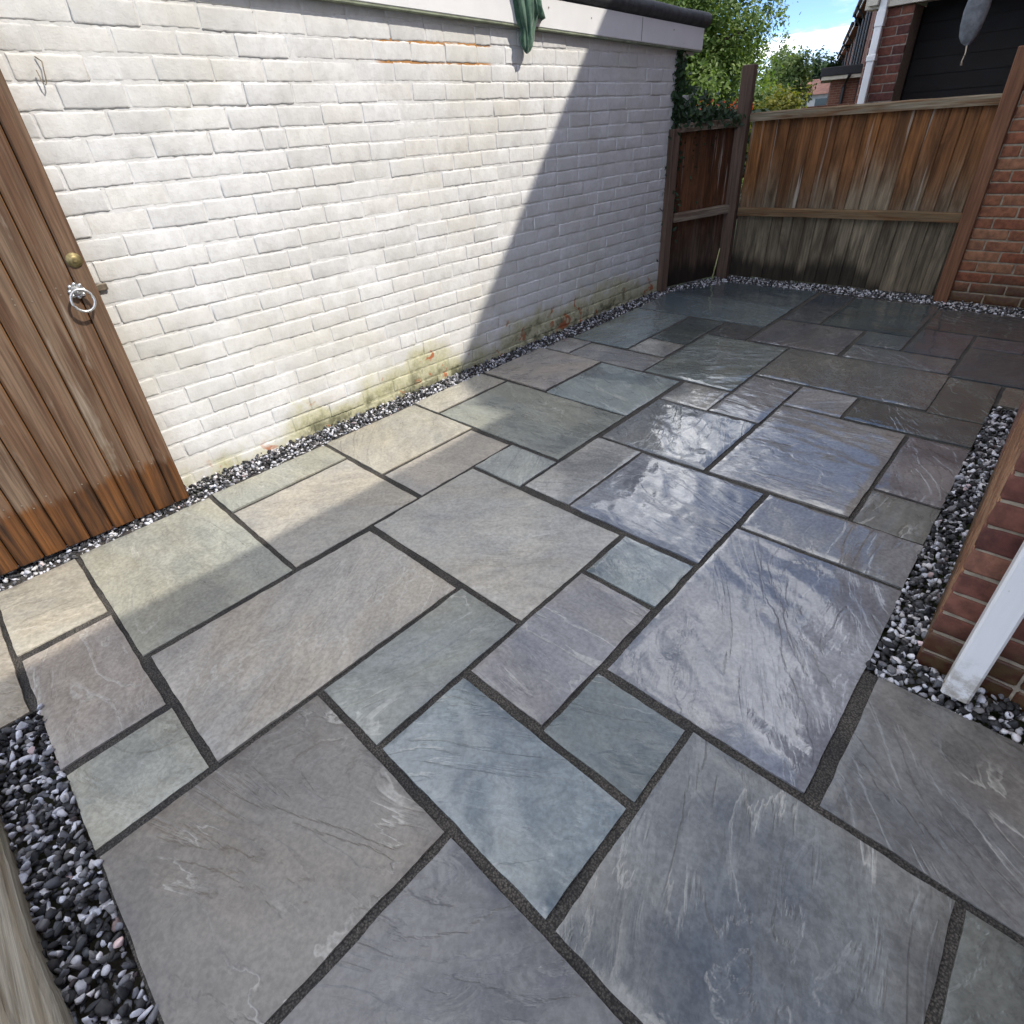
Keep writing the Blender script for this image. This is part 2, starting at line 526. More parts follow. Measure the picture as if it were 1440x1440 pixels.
def m_ground():
    t = MT('earth_and_grass')
    g = t.tc.outputs['Object']
    a = t.noise(g, 0.7, 6, 0.6)
    b = t.noise(g, 30, 4, 0.6)
    c = t.mix(t.rng(a, 0.4, 0.6), (0.07, 0.06, 0.045), (0.06, 0.085, 0.035))
    c = t.mix(1.0, c, t.mix(b, (0.6, 0.6, 0.6), (1.4, 1.4, 1.4)), 'MULTIPLY')
    return t.out(c, 0.95, t.bump(b, 0.5, 0.02), 0.2)


M = {
    'slab': m_slab(), 'joint': m_joint(), 'stone': m_stone(),
    'wbrick': m_white_brick(), 'wmortar': m_white_brick(True),
    'house_brick': m_red_brick('house_brick', [(0, (0.085, 0.030, 0.024)), (0.3, (0.20, 0.085, 0.058)), (0.55, (0.13, 0.048, 0.038)), (0.8, (0.24, 0.115, 0.075)), (1, (0.10, 0.036, 0.03))]),
    'wall_brick': m_red_brick('wall_brick', [(0, (0.16, 0.058, 0.034)), (0.3, (0.27, 0.115, 0.062)), (0.55, (0.21, 0.075, 0.042)), (0.8, (0.30, 0.15, 0.085)), (1, (0.15, 0.065, 0.05))]),
    'pier_brick': m_red_brick('pier_brick', [(0, (0.075, 0.028, 0.027)), (0.35, (0.17, 0.062, 0.042)), (0.7, (0.10, 0.038, 0.034)), (1, (0.22, 0.085, 0.05))]),
    'west_brick': m_red_brick('west_brick', [(0, (0.20, 0.098, 0.050)), (0.35, (0.28, 0.15, 0.078)), (0.7, (0.17, 0.076, 0.040)), (1, (0.31, 0.185, 0.10))]),
    'mortar': m_plain('lime_mortar', (0.31, 0.26, 0.195), 0.9, 0.25, 40, 0.4),
    'mortar_dk': m_plain('grey_mortar', (0.24, 0.20, 0.165), 0.9, 0.25, 40, 0.4),
    'upvc': m_plain('white_plastic', (0.80, 0.80, 0.80), 0.30, 0.03, 6, 0.03),
    'fascia': m_plain('white_fascia_board', (0.82, 0.82, 0.815), 0.38, 0.03, 5, 0.05),
    'drip': m_plain('algae_drip_edge', (0.24, 0.27, 0.19), 0.7, 0.3, 14, 0.2),
    'felt': m_plain('roofing_felt', (0.060, 0.063, 0.067), 0.8, 0.3, 20, 0.5, 0.01),
    'felt_dk': m_plain('black_felt', (0.018, 0.019, 0.022), 0.7, 0.3, 20, 0.4, 0.01),
    'gate': m_gate_wood(),
    'fence': m_fence_wood('fence_board_timber', (0.195, 0.084, 0.030), (0.180, 0.150, 0.108), 0.80, 0.02, True),
    'fence_side': m_fence_wood('side_fence_timber', (0.135, 0.055, 0.024), (0.09, 0.06, 0.044), 0.55, 0.02),
    'rail': m_rail('rail_timber', (0.15, 0.070, 0.028), (0.17, 0.115, 0.062)),
    'cap': m_rail('capping_timber', (0.15, 0.080, 0.038), (0.27, 0.235, 0.165)),
    'rail_side': m_rail('side_rail_timber', (0.15, 0.10, 0.07), (0.27, 0.22, 0.165)),
    'post': m_post('dark_post_timber', (0.13, 0.085, 0.062)),
    'post_red': m_post('stained_post_timber', (0.19, 0.088, 0.048)),
    'zinc': m_plain('galvanised_metal', (0.62, 0.63, 0.63), 0.38, 0.12, 60, 0.1, 0.002, 0.5, 0.85),
    'brass': m_plain('dull_brass', (0.27, 0.215, 0.10), 0.5, 0.25, 60, 0.2, 0.002, 0.5, 0.6),
    'rust': m_plain('old_wire', (0.24, 0.20, 0.15), 0.6, 0.3, 60, 0.2, 0.002, 0.5, 0.5),
    'pipe': m_pipe(), 'cloth': m_cloth(), 'sleeper': m_sleeper(), 'ground': m_ground(),
    'darkboard': m_plain('black_stained_boards', (0.0045, 0.003, 0.003), 0.75, 0.4, 8, 0.3),
    'cream': m_plain('cream_paint', (0.55, 0.50, 0.41), 0.6, 0.1, 8, 0.1),
    'greycloth': m_plain('grey_canvas', (0.13, 0.14, 0.15), 0.9, 0.3, 18, 0.6, 0.012),
    'cord': m_plain('pale_cord', (0.50, 0.42, 0.32), 0.9, 0.1, 30, 0.2),
    'terr': m_brickwork('terrace_brickwork', (0.20, 0.085, 0.055), (0.14, 0.055, 0.04), (0.25, 0.17, 0.13), 1.0),
    'housewall': m_brickwork('house_brickwork', (0.20, 0.082, 0.055), (0.13, 0.048, 0.038), (0.36, 0.31, 0.24)),
    'tile': m_plain('dark_roof_tile', (0.10, 0.065, 0.05), 0.85, 0.3, 6, 0.5, 0.03),
    'redtile': m_plain('red_roof_tile', (0.34, 0.17, 0.125), 0.85, 0.25, 3, 0.5, 0.03),
    'render': m_plain('pale_render', (0.62, 0.62, 0.60), 0.85, 0.08, 3, 0.1),
    'black': m_plain('black_plastic', (0.015, 0.015, 0.017), 0.4, 0.1, 8, 0.02),
    'glass': m_plain('dark_window_glass', (0.03, 0.035, 0.04), 0.08, 0.1, 3, 0.01),
    'ivy': m_leaf('ivy_leaf', (0.012, 0.030, 0.014), (0.035, 0.065, 0.030), 0.15),
    'leaf_big': m_leaf('bright_tree_leaf', (0.085, 0.150, 0.035), (0.20, 0.27, 0.085), 0.42),
    'leaf_mid': m_leaf('soft_tree_leaf', (0.11, 0.18, 0.065), (0.24, 0.30, 0.14), 0.4),
    'leaf_yel': m_leaf('yellow_bush_leaf', (0.11, 0.14, 0.022), (0.27, 0.24, 0.05), 0.4),
    'leaf_far': m_leaf('dark_tree_leaf', (0.018, 0.048, 0.022), (0.05, 0.095, 0.04), 0.3),
    'petal': m_leaf('red_petal', (0.55, 0.05, 0.03), (0.75, 0.16, 0.07), 0.35),
    'stem': m_plain('green_stem', (0.06, 0.10, 0.035), 0.7, 0.2, 20, 0.1),
    'bark': m_plain('tree_bark', (0.075, 0.055, 0.04), 0.9, 0.3, 20, 0.7, 0.02),
    'glint_strip': m_plain('pale_glint_strip', (0.46, 0.46, 0.20), 0.4, 0.2, 20, 0.1),
}


# ------------------------------------------------------------------ mesh helpers
def mesh(name, verts, faces, mat=None, smooth=False):
    me = bpy.data.meshes.new(name)
    me.from_pydata([tuple(v) for v in verts], [], [tuple(f) for f in faces])
    me.update()
    if mat:
        me.materials.append(M[mat])
    if smooth:
        me.polygons.foreach_set('use_smooth', [True] * len(me.polygons))
    return me


def add(name, me, parent=None, loc=(0, 0, 0), rot=(0, 0, 0), scale=(1, 1, 1)):
    o = bpy.data.objects.new(name, me)
    COL.objects.link(o)
    o.location = loc
    o.rotation_euler = rot
    o.scale = scale
    if parent:
        o.parent = parent
    return o


def tag(o, label=None, cat=None, group=None, kind=None):
    for k, v in (('label', label), ('category', cat), ('group', group), ('kind', kind)):
        if v:
            o[k] = v
    return o


def empty(name, loc=(0, 0, 0), rot=(0, 0, 0)):
    o = add(name, None, None, loc, rot)
    o.empty_display_size = 0.1
    return o


class MB:
    """mesh collector"""

    def __init__(self):
        self.v, self.f = [], []

    def box(self, x0, x1, y0, y1, z0, z1, bev=0.0):
        if bev <= 0:
            b = len(self.v)
            self.v += [(x, y, z) for z in (z0, z1) for y in (y0, y1) for x in (x0, x1)]
            self.f += [tuple(b + i for i in q) for q in ((0, 2, 3, 1), (4, 5, 7, 6), (0, 1, 5, 4), (2, 6, 7, 3), (0, 4, 6, 2), (1, 3, 7, 5))]
            return self
        # chamfered box: 24 vertices
        b = len(self.v)
        X, Y, Z = (x0, x1), (y0, y1), (z0, z1)
        idx = {}
        for i in (0, 1):
            for j in (0, 1):
                for k in (0, 1):
                    p = [X[i], Y[j], Z[k]]
                    s = [1 if q == 0 else -1 for q in (i, j, k)]
                    for ax in range(3):      # vertex lying on the face normal to ax
                        w = [p[a] if a == ax else p[a] + s[a] * bev for a in range(3)]
                        idx[(i, j, k, ax)] = len(self.v)
                        self.v.append(tuple(w))
        for ax in range(3):
            o1, o2 = [a for a in range(3) if a != ax]
            for s in (0, 1):
                q = []
                for c1, c2 in ((0, 0), (1, 0), (1, 1), (0, 1)):
                    t = [0, 0, 0]
                    t[ax], t[o1], t[o2] = s, c1, c2
                    q.append(idx[(*t, ax)])
                flip = (s == 0) ^ (ax == 1)
                self.f.append(tuple(q[::-1] if flip else q))
        for ax in range(3):                  # edges parallel to ax
            o1, o2 = [a for a in range(3) if a != ax]
            for c1 in (0, 1):
                for c2 in (0, 1):
                    t0, t1 = [0, 0, 0], [0, 0, 0]
                    t0[o1] = t1[o1] = c1
                    t0[o2] = t1[o2] = c2
                    t1[ax] = 1
                    q = [idx[(*t0, o1)], idx[(*t1, o1)], idx[(*t1, o2)], idx[(*t0, o2)]]
                    flip = (c1 == c2) ^ (ax == 1)
                    self.f.append(tuple(q if flip else q[::-1]))
        for i in (0, 1):
            for j in (0, 1):
                for k in (0, 1):
                    q = [idx[(i, j, k, a)] for a in range(3)]
                    self.f.append(tuple(q if (i + j + k) % 2 else q[::-1]))
        return self

    def tube(self, pts, r, n=8, closed=False):
        pts = [Vector(p) for p in pts]
        rs = r if isinstance(r, (list, tuple)) else [r] * len(pts)
        b = len(self.v)
        for i, p in enumerate(pts):
            if closed:
                d = pts[(i + 1) % len(pts)] - pts[i - 1]
            else:
                d = pts[min(i + 1, len(pts) - 1)] - pts[max(i - 1, 0)]
            d.normalize()
            a = d.orthogonal().normalized() if abs(d.z) > 0.95 else d.cross(Vector((0, 0, 1))).normalized()
            c = d.cross(a)
            for k in range(n):
                t = 2 * math.pi * k / n
                self.v.append(tuple(p + (a * math.cos(t) + c * math.sin(t)) * rs[i]))
        m = len(pts)
        for i in range(m if closed else m - 1):
            for k in range(n):
                i2 = (i + 1) % m
                self.f.append((b + i * n + k, b + i * n + (k + 1) % n, b + i2 * n + (k + 1) % n, b + i2 * n + k))
        if not closed:
            self.f.append(tuple(b + k for k in range(n))[::-1])
            self.f.append(tuple(b + (m - 1) * n + k for k in range(n)))
        return self

    def prism(self, poly, ax, a0, a1):
        """extrude a 2-D polygon along axis ax (0,1,2)"""
        b = len(self.v)
        o = [i for i in range(3) if i != ax]
        for a in (a0, a1):
            for p in poly:
                w = [0, 0, 0]
                w[ax], w[o[0]], w[o[1]] = a, p[0], p[1]
                self.v.append(tuple(w))
        n = len(poly)
        self.f.append(tuple(range(b, b + n)))
        self.f.append(tuple(range(b + n, b + 2 * n))[::-1])
        for i in range(n):
            j = (i + 1) % n
            self.f.append((b + i, b + n + i, b + n + j, b + j))
        return self

    def done(self, name, mat, smooth=False):
        me = mesh(name, self.v, self.f, mat, smooth)
        import bmesh
        bm = bmesh.new()
        bm.from_mesh(me)
        bmesh.ops.recalc_face_normals(bm, faces=bm.faces)
        bm.to_mesh(me)
        bm.free()
        return me


def vnoise(x, y, seed=0):
    """value noise on numpy arrays"""
    xi, yi = np.floor(x).astype(np.int64), np.floor(y).astype(np.int64)
    xf, yf = x - xi, y - yi
    u, w = xf * xf * (3 - 2 * xf), yf * yf * (3 - 2 * yf)

    def h(a, b):
        n = (a * 374761393 + b * 668265263 + seed * 982451653) & 0x7fffffff
        n = ((n ^ (n >> 13)) * 1274126177) & 0x7fffffff
        return ((n ^ (n >> 16)) & 0xffff) / 65535.0
    return (h(xi, yi) * (1 - u) * (1 - w) + h(xi + 1, yi) * u * (1 - w) + h(xi, yi + 1) * (1 - u) * w + h(xi + 1, yi + 1) * u * w)


def fbm(x, y, oct=4, seed=0):
    s, a, t = 0.0, 1.0, 0.0
    for i in range(oct):
        s = s + a * vnoise(x * 2 ** i + 17.3 * i, y * 2 ** i - 9.1 * i, seed + i)
        t += a
        a *= 0.5
    return s / t


# ------------------------------------------------------------------ ground
g = add('ground', mesh('ground', [(-400, -200, -0.06), (400, -200, -0.06), (400, 600, -0.06), (-400, 600, -0.06)], [(0, 1, 2, 3)], 'ground'))
tag(g, kind='structure')

# ------------------------------------------------------------------ patio: jointing bed and riven slabs
mb = MB()
mb.box(-2.775, -0.036, -0.315, 5.66, -0.058, -0.0075)
mb.box(-2.775, -1.91, -1.0, -0.3155, -0.058, -0.00751)
mb.box(-0.70, 1.6, -1.2, -0.3155, -0.058, -0.00752)
mb.box(-0.0355, 1.6, -0.3150, 1.465, -0.058, -0.00753)
mb.box(-0.0355, 1.6, 3.75, 5.56, -0.058, -0.00754)
patio = tag(add('patio', mb.done('patio_bed', 'joint')), kind='structure')

BUFF = (0.335, 0.300, 0.250)
GREEN = (0.255, 0.270, 0.230)
BLUE = (0.215, 0.250, 0.265)
PURP = (0.285, 0.250, 0.240)
LILAC = (0.265, 0.258, 0.268)
OLIVE = (0.235, 0.222, 0.188)
DARK = (0.125, 0.140, 0.135)
TEAL = (0.170, 0.205, 0.205)
GREY = (0.255, 0.252, 0.242)
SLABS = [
    # x0, x1, y0, y1, stone colour with local light and shade put in, wetness
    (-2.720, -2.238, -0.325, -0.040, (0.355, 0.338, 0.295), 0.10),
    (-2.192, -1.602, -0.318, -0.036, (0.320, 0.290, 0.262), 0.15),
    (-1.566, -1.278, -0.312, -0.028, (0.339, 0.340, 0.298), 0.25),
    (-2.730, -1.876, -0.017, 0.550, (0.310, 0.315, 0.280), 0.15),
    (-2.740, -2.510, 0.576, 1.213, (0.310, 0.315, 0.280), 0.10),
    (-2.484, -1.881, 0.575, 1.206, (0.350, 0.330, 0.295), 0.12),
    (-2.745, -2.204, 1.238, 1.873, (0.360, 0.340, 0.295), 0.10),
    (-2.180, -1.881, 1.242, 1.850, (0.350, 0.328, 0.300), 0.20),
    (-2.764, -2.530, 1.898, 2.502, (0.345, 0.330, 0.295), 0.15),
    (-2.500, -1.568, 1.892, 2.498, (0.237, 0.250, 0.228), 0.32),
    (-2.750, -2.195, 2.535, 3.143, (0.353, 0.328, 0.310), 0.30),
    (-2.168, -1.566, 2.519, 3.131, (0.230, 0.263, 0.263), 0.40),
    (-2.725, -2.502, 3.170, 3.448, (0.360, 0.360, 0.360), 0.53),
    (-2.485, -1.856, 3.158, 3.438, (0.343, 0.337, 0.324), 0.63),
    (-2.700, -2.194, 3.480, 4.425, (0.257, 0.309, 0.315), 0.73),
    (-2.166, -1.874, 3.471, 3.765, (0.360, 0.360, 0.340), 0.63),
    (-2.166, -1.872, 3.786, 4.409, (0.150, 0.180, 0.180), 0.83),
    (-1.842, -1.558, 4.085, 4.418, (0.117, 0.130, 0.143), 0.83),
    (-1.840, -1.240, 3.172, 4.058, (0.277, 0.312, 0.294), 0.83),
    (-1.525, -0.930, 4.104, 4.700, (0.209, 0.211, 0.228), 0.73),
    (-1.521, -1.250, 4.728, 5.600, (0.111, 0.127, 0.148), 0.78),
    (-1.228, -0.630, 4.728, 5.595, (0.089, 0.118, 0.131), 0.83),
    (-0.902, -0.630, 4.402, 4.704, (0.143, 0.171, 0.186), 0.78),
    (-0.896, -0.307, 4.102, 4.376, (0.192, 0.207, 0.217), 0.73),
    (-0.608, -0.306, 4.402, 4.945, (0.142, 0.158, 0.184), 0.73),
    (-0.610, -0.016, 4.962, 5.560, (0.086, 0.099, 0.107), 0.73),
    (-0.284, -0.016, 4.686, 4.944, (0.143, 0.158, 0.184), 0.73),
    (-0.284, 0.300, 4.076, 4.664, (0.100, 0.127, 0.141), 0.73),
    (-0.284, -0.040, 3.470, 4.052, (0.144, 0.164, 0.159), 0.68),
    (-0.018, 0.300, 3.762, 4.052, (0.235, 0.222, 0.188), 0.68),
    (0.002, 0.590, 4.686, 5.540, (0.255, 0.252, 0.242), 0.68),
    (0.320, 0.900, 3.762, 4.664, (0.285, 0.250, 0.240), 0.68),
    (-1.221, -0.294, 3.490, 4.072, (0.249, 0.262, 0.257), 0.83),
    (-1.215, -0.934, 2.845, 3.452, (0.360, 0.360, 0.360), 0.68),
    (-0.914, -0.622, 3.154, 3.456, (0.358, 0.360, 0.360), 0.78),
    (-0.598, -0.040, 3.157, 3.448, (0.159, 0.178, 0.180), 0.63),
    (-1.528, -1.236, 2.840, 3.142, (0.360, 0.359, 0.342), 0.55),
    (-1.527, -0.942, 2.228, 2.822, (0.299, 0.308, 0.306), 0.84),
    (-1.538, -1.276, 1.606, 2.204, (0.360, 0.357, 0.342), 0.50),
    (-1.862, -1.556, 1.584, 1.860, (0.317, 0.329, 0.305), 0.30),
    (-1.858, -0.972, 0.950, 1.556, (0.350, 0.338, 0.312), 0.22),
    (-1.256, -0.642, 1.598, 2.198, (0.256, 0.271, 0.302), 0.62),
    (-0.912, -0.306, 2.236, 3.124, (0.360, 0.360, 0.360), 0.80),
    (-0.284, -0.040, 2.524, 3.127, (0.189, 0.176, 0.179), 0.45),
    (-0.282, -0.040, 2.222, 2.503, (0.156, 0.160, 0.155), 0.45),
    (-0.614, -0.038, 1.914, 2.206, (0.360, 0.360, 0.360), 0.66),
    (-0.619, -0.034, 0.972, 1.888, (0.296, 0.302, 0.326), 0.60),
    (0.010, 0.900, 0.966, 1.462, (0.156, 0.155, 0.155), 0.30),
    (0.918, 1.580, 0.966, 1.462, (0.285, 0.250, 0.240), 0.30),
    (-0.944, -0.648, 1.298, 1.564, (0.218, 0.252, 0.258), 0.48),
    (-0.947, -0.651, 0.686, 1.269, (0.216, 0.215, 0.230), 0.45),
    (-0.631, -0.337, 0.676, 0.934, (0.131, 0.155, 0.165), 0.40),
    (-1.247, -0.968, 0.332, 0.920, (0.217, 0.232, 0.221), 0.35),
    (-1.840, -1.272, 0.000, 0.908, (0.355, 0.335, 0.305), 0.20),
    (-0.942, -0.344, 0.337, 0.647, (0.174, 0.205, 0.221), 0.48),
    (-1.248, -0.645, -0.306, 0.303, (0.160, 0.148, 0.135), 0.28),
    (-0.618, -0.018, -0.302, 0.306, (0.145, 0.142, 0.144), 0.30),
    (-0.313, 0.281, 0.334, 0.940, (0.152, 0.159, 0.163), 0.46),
    (0.306, 0.900, 0.336, 0.942, (0.150, 0.155, 0.142), 0.30),
    (0.918, 1.580, 0.336, 0.942, (0.335, 0.300, 0.250), 0.30),
    (0.000, 0.590, -0.302, 0.306, (0.215, 0.250, 0.265), 0.30),
    (-2.715, -1.918, -0.960, -0.345, (0.335, 0.300, 0.250), 0.10),
]
CORNER = [(-2.700, -1.562, 4.446, 5.040, (0.222, 0.278, 0.299), 0.90), (-2.700, -1.562, 5.052, 5.640, (0.157, 0.197, 0.221), 0.88)]


def slab_mesh(i, w, d, cut=None):
    far = 1.0
    st = 0.014
    nx, ny = max(6, int(w / st)), max(6, int(d / st))
    X, Y = np.meshgrid(np.linspace(0, w, nx + 1), np.linspace(0, d, ny + 1), indexing='ij')
    ang = (i * 2.399) % 6.28
    s = i * 13.7
    # riven layers: stretched noise, terraced
    rx = (X * math.cos(ang) - Y * math.sin(ang)) * 2.6 + s
    ry = (X * math.sin(ang) + Y * math.cos(ang)) * 7.0 - s
    h = fbm(rx, ry, 4, i)
    k = h * 8.0
    fr = k - np.floor(k)
    t = np.clip(fr / 0.40, 0, 1)
    terr = (np.floor(k) + t * t * (3 - 2 * t)) / 8.0
    Z = (terr - 0.5) * 0.0125 + (fbm(rx * 3.1, ry * 3.1, 2, i + 9) - 0.5) * 0.0022 + (fbm(X * 2.1 + s, Y * 2.1, 2, i + 50) - 0.5) * 0.005
    # fettled edge: uneven outline, rounded down
    e = np.minimum(np.minimum(X, w - X), np.minimum(Y, d - Y))
    Z = Z * np.clip(0.35 + e / 0.06, 0, 1) - np.clip(1 - e / 0.018, 0, 1) ** 2 * (0.0008 + 0.0022 * vnoise(X * 30, Y * 30, i))
    Z = np.maximum(Z, -0.0042)
    jit = 0.0040
    X2, Y2 = X.copy(), Y.copy()
    a = (fbm(Y[0] * 14 + s, Y[0] * 0 + 1.3, 3, i) - 0.5) * 2 * jit
    b = (fbm(Y[0] * 14 + s, Y[0] * 0 + 7.3, 3, i) - 0.5) * 2 * jit
    c = (fbm(X[:, 0] * 14 + s, X[:, 0] * 0 + 3.3, 3, i) - 0.5) * 2 * jit
    f = (fbm(X[:, 0] * 14 + s, X[:, 0] * 0 + 9.3, 3, i) - 0.5) * 2 * jit
    X2[0] += a
    X2[-1] += b
    Y2[:, 0] += c
    Y2[:, -1] += f
    if cut:
        cx_, cy_ = cut                      # corner (0, d) cut away along a diagonal
        over = (cx_ - X2) / cx_ - (d - Y2) / cy_
        mv = np.clip(over, 0, None)
        X2 = X2 + mv * cx_ * 0.5 * (over > 0)
        Y2 = Y2 - mv * cy_ * 0.5 * (over > 0)
    V = np.stack([X2 - w / 2, Y2 - d / 2, Z], -1).reshape(-1, 3)
    idx = np.arange((nx + 1) * (ny + 1)).reshape(nx + 1, ny + 1)
    F = np.stack([idx[:-1, :-1], idx[1:, :-1], idx[1:, 1:], idx[:-1, 1:]], -1).reshape(-1, 4).tolist()
    ring = list(idx[:, 0]) + list(idx[-1, 1:]) + list(idx[-2::-1, -1]) + list(idx[0, -2:0:-1])
    rim = V[ring].copy()
    low = V[ring].copy()
    low[:, 2] = -0.03
    b0 = len(V)
    V = np.concatenate([V, rim, low])
    n = len(ring)
    for q in range(n):
        r = (q + 1) % n
        F.append([b0 + r, b0 + q, b0 + n + q, b0 + n + r])
    return mesh('paving_slab', V, F, 'slab', True)


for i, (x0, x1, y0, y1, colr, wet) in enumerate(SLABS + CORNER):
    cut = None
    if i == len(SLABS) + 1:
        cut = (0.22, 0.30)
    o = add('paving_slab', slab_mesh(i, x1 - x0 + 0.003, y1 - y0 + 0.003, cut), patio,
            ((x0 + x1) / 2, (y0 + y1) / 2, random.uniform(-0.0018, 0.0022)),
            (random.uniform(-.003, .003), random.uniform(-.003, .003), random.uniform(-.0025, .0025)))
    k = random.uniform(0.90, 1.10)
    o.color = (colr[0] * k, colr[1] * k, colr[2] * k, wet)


# ------------------------------------------------------------------ gravel borders
def ico(sub):
    import bmesh
    bm = bmesh.new()
    bmesh.ops.create_icosphere(bm, subdivisions=sub, radius=1.0)
    v = np.array([x.co[:] for x in bm.verts])
    f = np.array([[q.index for q in x.verts] for x in bm.faces])
    bm.free()
    return v, f


ICO2, ICO1 = ico(2), ico(1)


def gravel(name, label, inside, box, sub, pitch=0.0165, top=0.0, seed=0):
    r = np.random.default_rng(seed)
    base_v, base_f = (ICO2, ICO1)[0 if sub == 2 else 1]
    x0, x1, y0, y1 = box
    pts = []
    for layer, (zc, pt) in enumerate(((top - 0.030, pitch * 1.25), (top - 0.014, pitch), (top - 0.003, pitch * 1.7))):
        gx, gy = np.meshgrid(np.arange(x0, x1, pt), np.arange(y0, y1, pt))
        p = np.stack([gx.ravel(), gy.ravel()], 1) + r.uniform(-.6, .6, (gx.size, 2)) * pt
        p = p[[inside(a, b) for a, b in p]]
        pts.append(np.column_stack([p, zc + r.uniform(-.006, .006, len(p))]))
    P = np.concatenate(pts)
    n, nv, nf = len(P), len(base_v), len(base_f)
    # angular chips: clamp sphere against a few random planes, then squash and turn
    V = np.repeat(base_v[None], n, 0)
    for _ in range(11):
        d = r.normal(size=(n, 3))
        d /= np.linalg.norm(d, axis=1)[:, None]
        lim = r.uniform(0.38, 0.72, n)
        dot = np.einsum('nvi,ni->nv', V, d)
        V -= np.clip(dot - lim[:, None], 0, None)[..., None] * d[:, None, :]
    size = r.uniform(0.0075, 0.0150, n) * np.where(r.random(n) < 0.14, 1.35, 1.0)
    sc = np.stack([size * r.uniform(1.0, 1.55, n), size * r.uniform(0.75, 1.1, n), size * r.uniform(0.55, 0.9, n)], 1)
    V *= sc[:, None, :]
    q = r.normal(size=(n, 4))
    q[:, 1:3] *= 0.55
    q /= np.linalg.norm(q, axis=1)[:, None]
    w, x, y, z = q.T
    R = np.stack([1 - 2 * (y * y + z * z), 2 * (x * y - z * w), 2 * (x * z + y * w), 2 * (x * y + z * w), 1 - 2 * (x * x + z * z), 2 * (y * z - x * w),
                  2 * (x * z - y * w), 2 * (y * z + x * w), 1 - 2 * (x * x + y * y)], 1).reshape(n, 3, 3)
    V = np.einsum('nij,nvj->nvi', R, V) + P[:, None, :]
    F = (base_f[None] + (np.arange(n) * nv)[:, None, None]).reshape(-1, 3)
    me = bpy.data.meshes.new('gravel')
    me.vertices.add(n * nv)
    me.vertices.foreach_set('co', V.ravel())
    me.loops.add(len(F) * 3)
    me.loops.foreach_set('vertex_index', F.ravel())
    me.polygons.add(len(F))
    me.polygons.foreach_set('loop_start', np.arange(len(F)) * 3)
    me.polygons.foreach_set('loop_total', np.full(len(F), 3))
    me.update()
    me.validate()
    u = r.random(n)
    tone = np.where(u < 0.46, r.uniform(0.022, 0.06, n), np.where(u < 0.70, r.uniform(0.09, 0.24, n), r.uniform(0.40, 0.72, n)))
    hue = r.uniform(-0.06, 0.06, n)
    colr = np.stack([tone * (1 + hue * .6), tone, tone * (1.06 - hue), np.ones(n)], 1)
    pink = r.random(n) < 0.02
    colr[pink, :3] *= (1.15, 0.9, 0.85)
    at = me.color_attributes.new('tone', 'FLOAT_COLOR', 'POINT')
    at.data.foreach_set('color', np.repeat(colr, nv, 0).ravel())
    me.materials.append(M['stone'])
    o = add(name, me)
    return tag(o, label, 'gravel', None, 'stuff')


def wall_x(y):
    return -2.977 + 0.022 * y


def slab_edge(y):
    return -2.735 if y < 0.56 else (-2.757 if y < 3.15 else -2.712)


gravel('gravel_border', 'black and white gravel strip along the foot of the white painted wall',
       lambda a, b: wall_x(b) - 0.01 < a < slab_edge(b) + 0.004 + (0.0 if b < 4.9 else (b - 4.9) * 0.0), (-3.0, -2.68, -0.35, 5.12), 1, 0.0160, 0.000, 1)
gravel('gravel_border', 'black and white gravel bed between weathered timber sleeper and patio corner',
       lambda a, b: -0.56 < b < -0.314 and -1.905 < a < -0.62, (-1.91, -0.60, -0.60, -0.30), 2, 0.0185, 0.004, 2)
gravel('gravel_border', 'black and white gravel strip beside the brick house corner and white downpipe',
       lambda a, b: (-0.034 < a < 0.078 and 1.468 < b < 3.75) or (0.0 < a < 0.95 and 1.468 < b < 1.604), (-0.05, 0.95, 1.46, 3.76), 2, 0.0185, 0.004, 3)
gravel('gravel_border', 'thin dark gravel strip along the foot of the far fence and red brick wall',
       lambda a, b: (-2.50 < a < -0.6 and 5.655 < b < 5.90) or (-0.64 < a < 0.6 and 5.565 < b < 5.80 and b < 5.80)
       or (a < -2.4 and b > 5.12 and (a + 2.66) < (b - 5.12) * 0.31 - 0.035 + 0.10 and (a + 2.815) > (b - 5.07) * 0.31 - 0.02),
       (-2.86, 0.6, 5.0, 5.92), 1, 0.0165, 0.004, 4)

# ------------------------------------------------------------------ white painted garage
garage = empty('garage', (-2.977, 0, 0), (-0.009, 0, -0.022))
tag(garage, 'white painted brick garage with white fascia and grey felt flat roof', 'garage')
mb = MB()
mb.box(-0.22, 0.0, -0.9, 5.125, -0.1, 2.03)
mb.box(-4.2, -0.2201, 4.90, 5.125, -0.1, 2.0)
add('wall', mb.done('garage_wall', 'wmortar'), garage)


